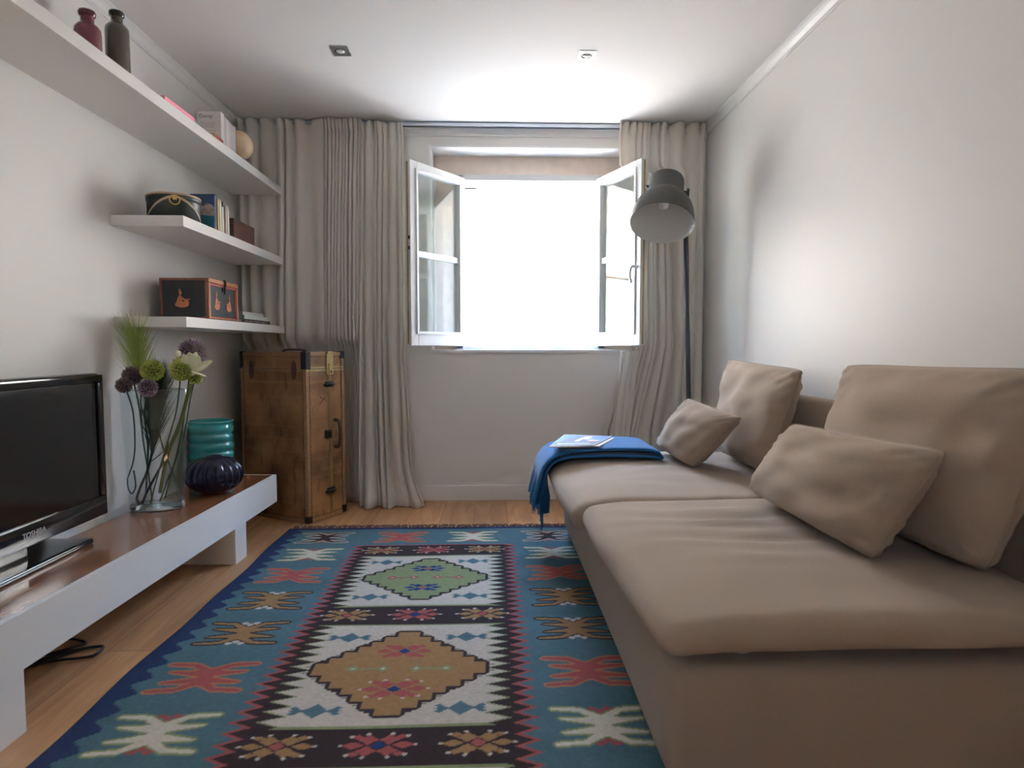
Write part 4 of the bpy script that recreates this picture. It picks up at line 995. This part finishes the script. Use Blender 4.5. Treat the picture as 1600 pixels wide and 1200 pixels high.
    n.links.new(nn.outputs['Fac'], bp.inputs['Height']); n.links.new(bp.outputs[0], b.inputs['Normal'])
    t = empty('kilim_rug', (cx, 2.1, 0), 'blue, red, black and cream geometric flat-woven rug on the wooden floor', 'rug')
    o = obj('rug_field', me, m, t, smooth=True); md = o.modifiers.new('thick', 'SOLIDIFY'); md.thickness = .006; md.offset = -1
    bm = bmesh.new(); rr = random.Random(8); x = x0 + .02
    while x < x1 - .01:
        L = rr.uniform(.02, .045); a = rr.uniform(-.9, .9); p = Vector((x, y1 - .003, .006)); pts = [p, p + Vector((math.sin(a) * L * .5, L * .6, .006)), p + Vector((math.sin(a) * L + rr.uniform(-.012, .012), L, .004))]
        tube(bm, pts, .0032, 5); x += rr.uniform(.004, .009)
    obj('fringe', bm, mat('brown wool fringe', srgb(112, 84, 76), rough=1), t)
make_rug()

# ------------------------------------------------------------------ sofa
t = sofa = empty('sofa', (.86, 2.2, 0), 'wide beige fabric two-seat sofa along the right wall', 'sofa')
def basedisp(p):
    if p.x < .6 and p.z < .3: p = p + Vector((-.012 * math.sin((p.z) * 10) + .004 * nz(p.y * 3, p.z * 5), 0, 0))
    return p
obj('base', soft_box(.385, 1.325, 1.255, 3.215, .035, .312, .035, .05, basedisp), M_sofa, sofa, smooth=True)
obj('seat_support', bx(.50, 1.20, 1.34, 3.12, .3125, .343), mat('black support cloth', (.01, .009, .009), rough=.9), sofa)
bm = bmesh.new(); lathe(bm, [(.035, .03), (.03, .008), (.018, 0), (.0001, -.001)], (.545, 1.325, .314), 20); obj('rubber_stop', bm, mat('grey white foam', (.5, .48, .46), rough=.8), sofa, label='whitish foam stop')
for (x, y) in ((.43, 1.32), (.43, 3.17), (1.27, 1.32), (1.27, 3.17)):
    bm = bmesh.new(); tube(bm, [(x, y, .009 if x < .5 else .0), (x, y, .05)], .014, 12); obj('leg', bm, M_steel, sofa)
def seat_disp(y0, y1, wr, seed, droop):
    def f(p):
        u = min(1, max(0, (p.x - .3) / .95)); v = min(1, max(0, (p.y - y0) / (y1 - y0))); dz = 0
        q = min(1, max(0, (p.z - .355) / .08)); q = q * q * (3 - 2 * q)
        dz += q * (.016 * math.sin(PI * u) ** .6 * math.sin(PI * v) ** .5 - .008)
        env = math.exp(-((u - .48) / .27) ** 2) * math.exp(-((v - .62) / .30) ** 2)
        dz += q * wr * env * (.013 * math.sin(v * 46 + 6 * nz(u * 3, v * 2, seed)) * (.5 + nz(u * 4, v * 9, seed + 2)) + .006 * nz(u * 5, v * 30, seed))
        dz += q * .007 * nz(u * 2.2, v * 5, seed)
        dz += (1 - q) * .010 * (1 - v) * droop - .026 * max(0, (.22 - u) / .22) ** 2 * (.6 + .4 * q)
        sx = -.018 * math.sin(PI * v) * max(0, 1 - u * 5) + (.030 * (1 - v) * (1 - u) if y0 < 2 else 0)
        return Vector((p.x + sx + .006 * nz(v * 4, p.z * 9, seed), p.y + .010 * nz(u * 3, p.z * 6, seed + 5), p.z + dz))
    return f
obj('seat_cushion', soft_box(.318, 1.25, 1.195, 2.188, .350, .444, .038, .022, seat_disp(1.195, 2.188, 1.0, 1, 1)), M_sofa, sofa, smooth=True)
obj('seat_cushion', soft_box(.290, 1.25, 2.196, 3.235, .336, .440, .038, .022, seat_disp(2.196, 3.235, .55, 4, 0)), M_sofa, sofa, smooth=True)
obj('backrest', soft_box(1.290, 1.340, 1.26, 3.21, .30, .775, .024, .05), M_sofa, sofa, smooth=True)

def pillow(name, c00, c10, c11, c01, T, label, cat, group, bow=.10, seed=0, n=34, sag=.0, wr=.006, plump=.42, facing=1):
    """c00,c10 bottom corners (far, near); c11,c01 top corners (near, far)"""
    c = [Vector(p) for p in (c00, c10, c11, c01)]
    ctr = sum(c, Vector()) / 4; nrm = ((c[1] - c[0]).cross(c[3] - c[0])).normalized() * facing
    t = empty(name, (ctr.x, ctr.y, min(p.z for p in c)), label, cat, group)
    def P(a, b):
        cr_ = .045 * abs(a) ** 5 * abs(b) ** 5; a2 = a * (1 - cr_) * (1 - bow * (1 - abs(b) ** 2.0) * abs(a) ** 2); b2 = b * (1 - cr_) * (1 - bow * .9 * (1 - abs(a) ** 2.0) * abs(b) ** 2)
        u, v = (a2 + 1) / 2, (b2 + 1) / 2
        return c[0] * (1 - u) * (1 - v) + c[1] * u * (1 - v) + c[2] * u * v + c[3] * (1 - u) * v
    bm = bmesh.new(); G = {}
    tk = [math.sin((i / n - .5) * PI) * .55 + (2 * i / n - 1) * .45 for i in range(n + 1)]
    for side in (1, -1):
        for i, a in enumerate(tk):
            for j, b in enumerate(tk):
                bd = i in (0, n) or j in (0, n)
                if side == -1 and bd: G[(side, i, j)] = G[(1, i, j)]; continue
                pr_ = max(0, (1 - a * a) * (1 - b * b)); h = T / 2 * (pr_ ** plump) * (1 + .18 * -b)
                if not bd:
                    e_ = min(1, pr_ * 3)
                    h += e_ * wr * nz(a * 2.1, b * 2.1, seed + side) * 2.0 + wr * .9 * (1 - e_) * nz(a * 7, b * 7, seed + 3 * side)
                    cr = max(0, abs(a) * abs(b) - .35); h += wr * 1.6 * cr * math.sin((abs(a) - abs(b)) * 26 + seed) * (pr_ ** .3)
                p = P(a, b) + nrm * side * h; p.z -= sag * (1 - b) * .0
                G[(side, i, j)] = bm.verts.new(p)
    for side in (1, -1):
        for i in range(n):
            for j in range(n):
                q = [G[(side, i, j)], G[(side, i + 1, j)], G[(side, i + 1, j + 1)], G[(side, i, j + 1)]]
                bm.faces.new(q if side == 1 else list(reversed(q)))
    bmesh.ops.recalc_face_normals(bm, faces=bm.faces)
    o = obj('cushion_cover', bm, M_sofa, t, smooth=True)
    bm = bmesh.new(); ring = [P(a, -1) for a in tk] + [P(1, b) for b in tk[1:]] + [P(a, 1) for a in reversed(tk[:-1])] + [P(-1, b) for b in reversed(tk[:-1])]
    tube(bm, ring, .0024, 6); obj('seam', bm, M_sofa, t)
    return t
pillow('back_cushion', (1.130, 3.05, .465), (1.120, 2.49, .458), (1.195, 2.36, .895), (1.155, 3.02, .925), .19, 'large beige back cushion of the far seat, by the lamp', 'cushion', 'large beige back cushions on the sofa', .04, 2, wr=.013, facing=1)
pillow('back_cushion', (1.120, 2.08, .462), (1.130, 1.36, .458), (1.215, 1.26, .935), (1.165, 2.03, .925), .21, 'large beige back cushion of the near seat, cut by the right picture edge', 'cushion', 'large beige back cushions on the sofa', .03, 5, wr=.014)
pillow('lumbar_cushion', (.850, 3.14, .478), (.870, 2.66, .456), (.990, 2.43, .704), (.895, 2.83, .748), .17, 'small beige cushion leaning at the far seat, beside the blue throw', 'cushion', 'small beige cushions on the sofa seats', .05, 9, wr=.010)
pillow('lumbar_cushion', (.895, 2.12, .480), (.925, 1.46, .460), (1.04, 1.375, .745), (.97, 1.985, .735), .18, 'small beige cushion leaning at the near seat, in front of the largest cushion', 'cushion', 'small beige cushions on the sofa seats', .045, 12, wr=.010)

# ------------------------------------------------------------------ blue throw
t = throw = empty('throw_blanket', (.55, 3.05, .44), 'folded royal blue wool throw draped over the far sofa corner', 'blanket')
def sheet(name, prof, yfun, th, seed, nt=26):
    """prof: list of (x,z); yfun(s,t) -> y"""
    P = smooth_path([Vector((x, 0, z)) for x, z in prof], 7); N = len(P)
    top, bot = [], []
    for i, p in enumerate(P):
        tg = (P[min(i + 1, N - 1)] - P[max(i - 1, 0)]).normalized(); nn = Vector((tg.z, 0, -tg.x)); s = i / (N - 1)
        rt, rb = [], []
        for k in range(nt + 1):
            v = k / nt; y = yfun(s, v); hang = max(0, min(1, (.40 - p.z) / .12))
            off = hang * (.016 * math.sin(v * 15 + seed) + .008 * math.sin(v * 31)) + .004 * nz(s * 6, v * 5, seed)
            base = Vector((p.x, y, p.z)) + Vector((-off if hang else 0, 0, abs(off) * .6 if not hang else 0))
            e = min(1, min(v, 1 - v) * 10) ** .5; h = th / 2 * (.35 + .65 * e)
            rt.append(base - nn * h); rb.append(base + nn * h)
        top.append(rt + list(reversed(rb)))
    bm = grid_mesh(top, closed=True)
    for row in (0, -1):
        pass
    bm.verts.ensure_lookup_table(); m = len(top[0])
    for st in (0, (len(top) - 1) * m):
        vs = [bm.verts[st + i] for i in range(m)]; h = m // 2
        for i in range(h - 1): bm.faces.new((vs[i], vs[i + 1], vs[m - 2 - i], vs[m - 1 - i]))
    bmesh.ops.recalc_face_normals(bm, faces=bm.faces)
    return obj(name, bm, M_blue, throw, smooth=True)
yf = lambda s, v: 2.845 + .10 * (1 - s) * (1 - v) * 0 + v * (.40 - .06 * s) + .02 * math.sin(s * 5)
sheet('upper_fold', [(.79, .466), (.765, .492), (.69, .502), (.50, .502), (.36, .490), (.285, .470), (.238, .42), (.224, .36), (.218, .30), (.213, .25)], yf, .020, 1)
sheet('lower_fold', [(.798, .462), (.75, .466), (.60, .472), (.45, .470), (.36, .466), (.295, .446), (.258, .405), (.246, .34), (.242, .28), (.240, .20)], lambda s, v: 2.862 + v * (.37 - .10 * s), .018, 2)
bm = bmesh.new(); rr = random.Random(3)
for k in range(46):
    v = k / 45; y = 2.875 + v * .30; L = rr.uniform(.055, .085); x = .218 + .016 * math.sin(v * 15 + 1) * -1; z0 = .252 if v > .35 else .20; x = x if v > .35 else .238
    pts = [(x, y, z0 + .006), (x + rr.uniform(-.008, .004), y + rr.uniform(-.006, .006), z0 - L * .5), (x + rr.uniform(-.010, .006), y + rr.uniform(-.01, .01), z0 - L)]
    tube(bm, smooth_path(pts, 3), .0024, 5, r1=.0014)
obj('fringe', bm, M_blue, throw)

# magazines
def magazine(corners, z, th, main, label, cover=True):
    A, B, Cc, Dd = [Vector((p[0], p[1], z)) for p in corners]    # back-left, back-right, front-right, front-left
    t = empty('magazine', (A + Cc) / 2, label, 'magazine', 'magazines on the blue throw')
    bm = bmesh.new(); prism(bm, [A, B, Cc, Dd], (0, 0, 1), th); bmesh.ops.recalc_face_normals(bm, faces=bm.faces); obj('pages', bm, M_paper, t)
    def Q(u, v, l=0): return A * (1 - u) * (1 - v) + B * u * (1 - v) + Cc * u * v + Dd * (1 - u) * v + Vector((0, 0, th + .0004 + l * .0003))
    def poly(name, pts, m, l):
        bm = bmesh.new(); prism(bm, [Q(u, v, l) for u, v in pts], (0, 0, 1), .0003); bmesh.ops.recalc_face_normals(bm, faces=bm.faces); obj(name, bm, m, t)
    poly('cover', [(0, 0), (1, 0), (1, 1), (0, 1)], main, 0)
    if cover:
        poly('sky_print', [(.02, .03), (.98, .03), (.98, .62), (.02, .62)], cmat('sky ink', 70, 108, 170, .6), 1)
        poly('castle_print', [(.02, .98), (.02, .66), (.12, .62), (.2, .3), (.30, .28), (.42, .12), (.52, .16), (.5, .45), (.6, .5), (.98, .6), (.98, .98)], cmat('slate ink', 50, 52, 68, .6), 2)
        poly('stone_print', [(.40, .62), (.44, .35), (.50, .14), (.60, .12), (.66, .22), (.64, .42), (.52, .40), (.50, .62)], cmat('sandstone ink', 214, 176, 138, .4), 3)
        poly('wall_print', [(.66, .58), (.70, .44), (.92, .50), (.92, .58)], cmat('ochre ink', 205, 160, 125, .4), 3)
        bm = bmesh.new(); rr = random.Random(2); u = .12
        while u < .86:
            w_ = rr.uniform(.014, .030); prism(bm, [Q(u, .80, 4), Q(u + w_, .80, 4), Q(u + w_, .86, 4), Q(u, .86, 4)], (0, 0, 1), .0003); u += w_ + .014
        obj('title_print', bm, cmat('white ink', 215, 215, 220), t)
        for u in (.08, .2, .38, .45, .58, .67, .86):
            bm = bmesh.new(); prism(bm, [Q(u, .05, 4), Q(u + .03, .05, 4), Q(u + .03, .10, 4), Q(u, .10, 4)], (0, 0, 1), .0003)
            obj('pink_print', bm, bpy.data.materials.get('magenta ink') or cmat('magenta ink', 225, 90, 165), t)
magazine([(.42, 3.19), (.625, 3.14), (.50, 2.875), (.30, 2.87)], .5135, .005, C_white, 'pale second magazine half hidden under the top one on the throw', False)
magazine([(.378, 3.225), (.612, 3.15), (.472, 2.865), (.262, 2.835)], .519, .005, cmat('magazine border', 190, 196, 208, .6), 'glossy magazine with a rocky castle cover lying on the blue throw')

# ------------------------------------------------------------------ street outside
t = empty('stone_building', (1.0, 10.0, -6), 'pale sunlit stone building with cornices across the street, seen through the window', 'building')
bm = bmesh.new(); box(bm, -14, 16, 9.6, 12, -6, 4.3); obj('facade', bm, M_facade, t)
bm = bmesh.new()
for z, d in ((2.25, .25), (2.42, .35), (3.55, .22), (3.9, .4)): box(bm, -14, 16, 9.6 - d, 9.6, z, z + .12, bev=.02)
obj('cornice', bm, M_facade, t)
for x in (-1.3, 1.9, 5.0, -4.4):
    bm = bmesh.new(); box(bm, x, x + .18, 9.45, 9.6, 2.5, 3.55); box(bm, x + .9, x + 1.08, 9.45, 9.6, 2.5, 3.55); box(bm, x, x + 1.08, 9.45, 9.6, 3.3, 3.5); fr = obj('window_surround', bm, M_facade, t)
    obj('window_pane', bx(x + .18, x + .9, 9.56, 9.598, 2.5, 3.3), mat('dim pane', (.03, .03, .03), rough=.3), fr)
struct('ground_street', bx(-14, 16, 4.3, 9.6, -6.1, -6.0), M_facade)
# street lantern on the facade
lc = at(906, 470, 7.0)
t = empty('street_lantern', lc, 'faint street lantern outside at the right of the open window', 'street lamp')
M_lant = mat('lantern metal', srgb(150, 120, 95), rough=.5)
bm = bmesh.new(); lathe(bm, [(.0001, .20), (.14, .19), (.15, .17), (.0001, .168)], lc, 6); lathe(bm, [(.06, -.16), (.07, -.14), (.0001, -.17)], lc, 6); 
for k in range(6):
    a = 2 * PI * k / 6; tube(bm, [(lc[0] + .135 * math.cos(a), lc[1] + .135 * math.sin(a), lc[2] + .18), (lc[0] + .065 * math.cos(a), lc[1] + .065 * math.sin(a), lc[2] - .15)], .007, 5)
obj('lantern_frame', bm, M_lant, t)
bm = bmesh.new(); lathe(bm, [(.062, -.15), (.128, .17)], lc, 6); obj('lantern_glass', bm, thin_glass('lantern glass', (.95, .93, .9)), t)
bm = bmesh.new(); tube(bm, smooth_path([(lc[0], lc[1], lc[2] - .16), (lc[0], lc[1], lc[2] - .28), (lc[0] + .05, lc[1] + .2, lc[2] - .40), (lc[0] + .1, 9.34, lc[2] - .45)], 6), .018, 6); obj('bracket', bm, M_lant, t)
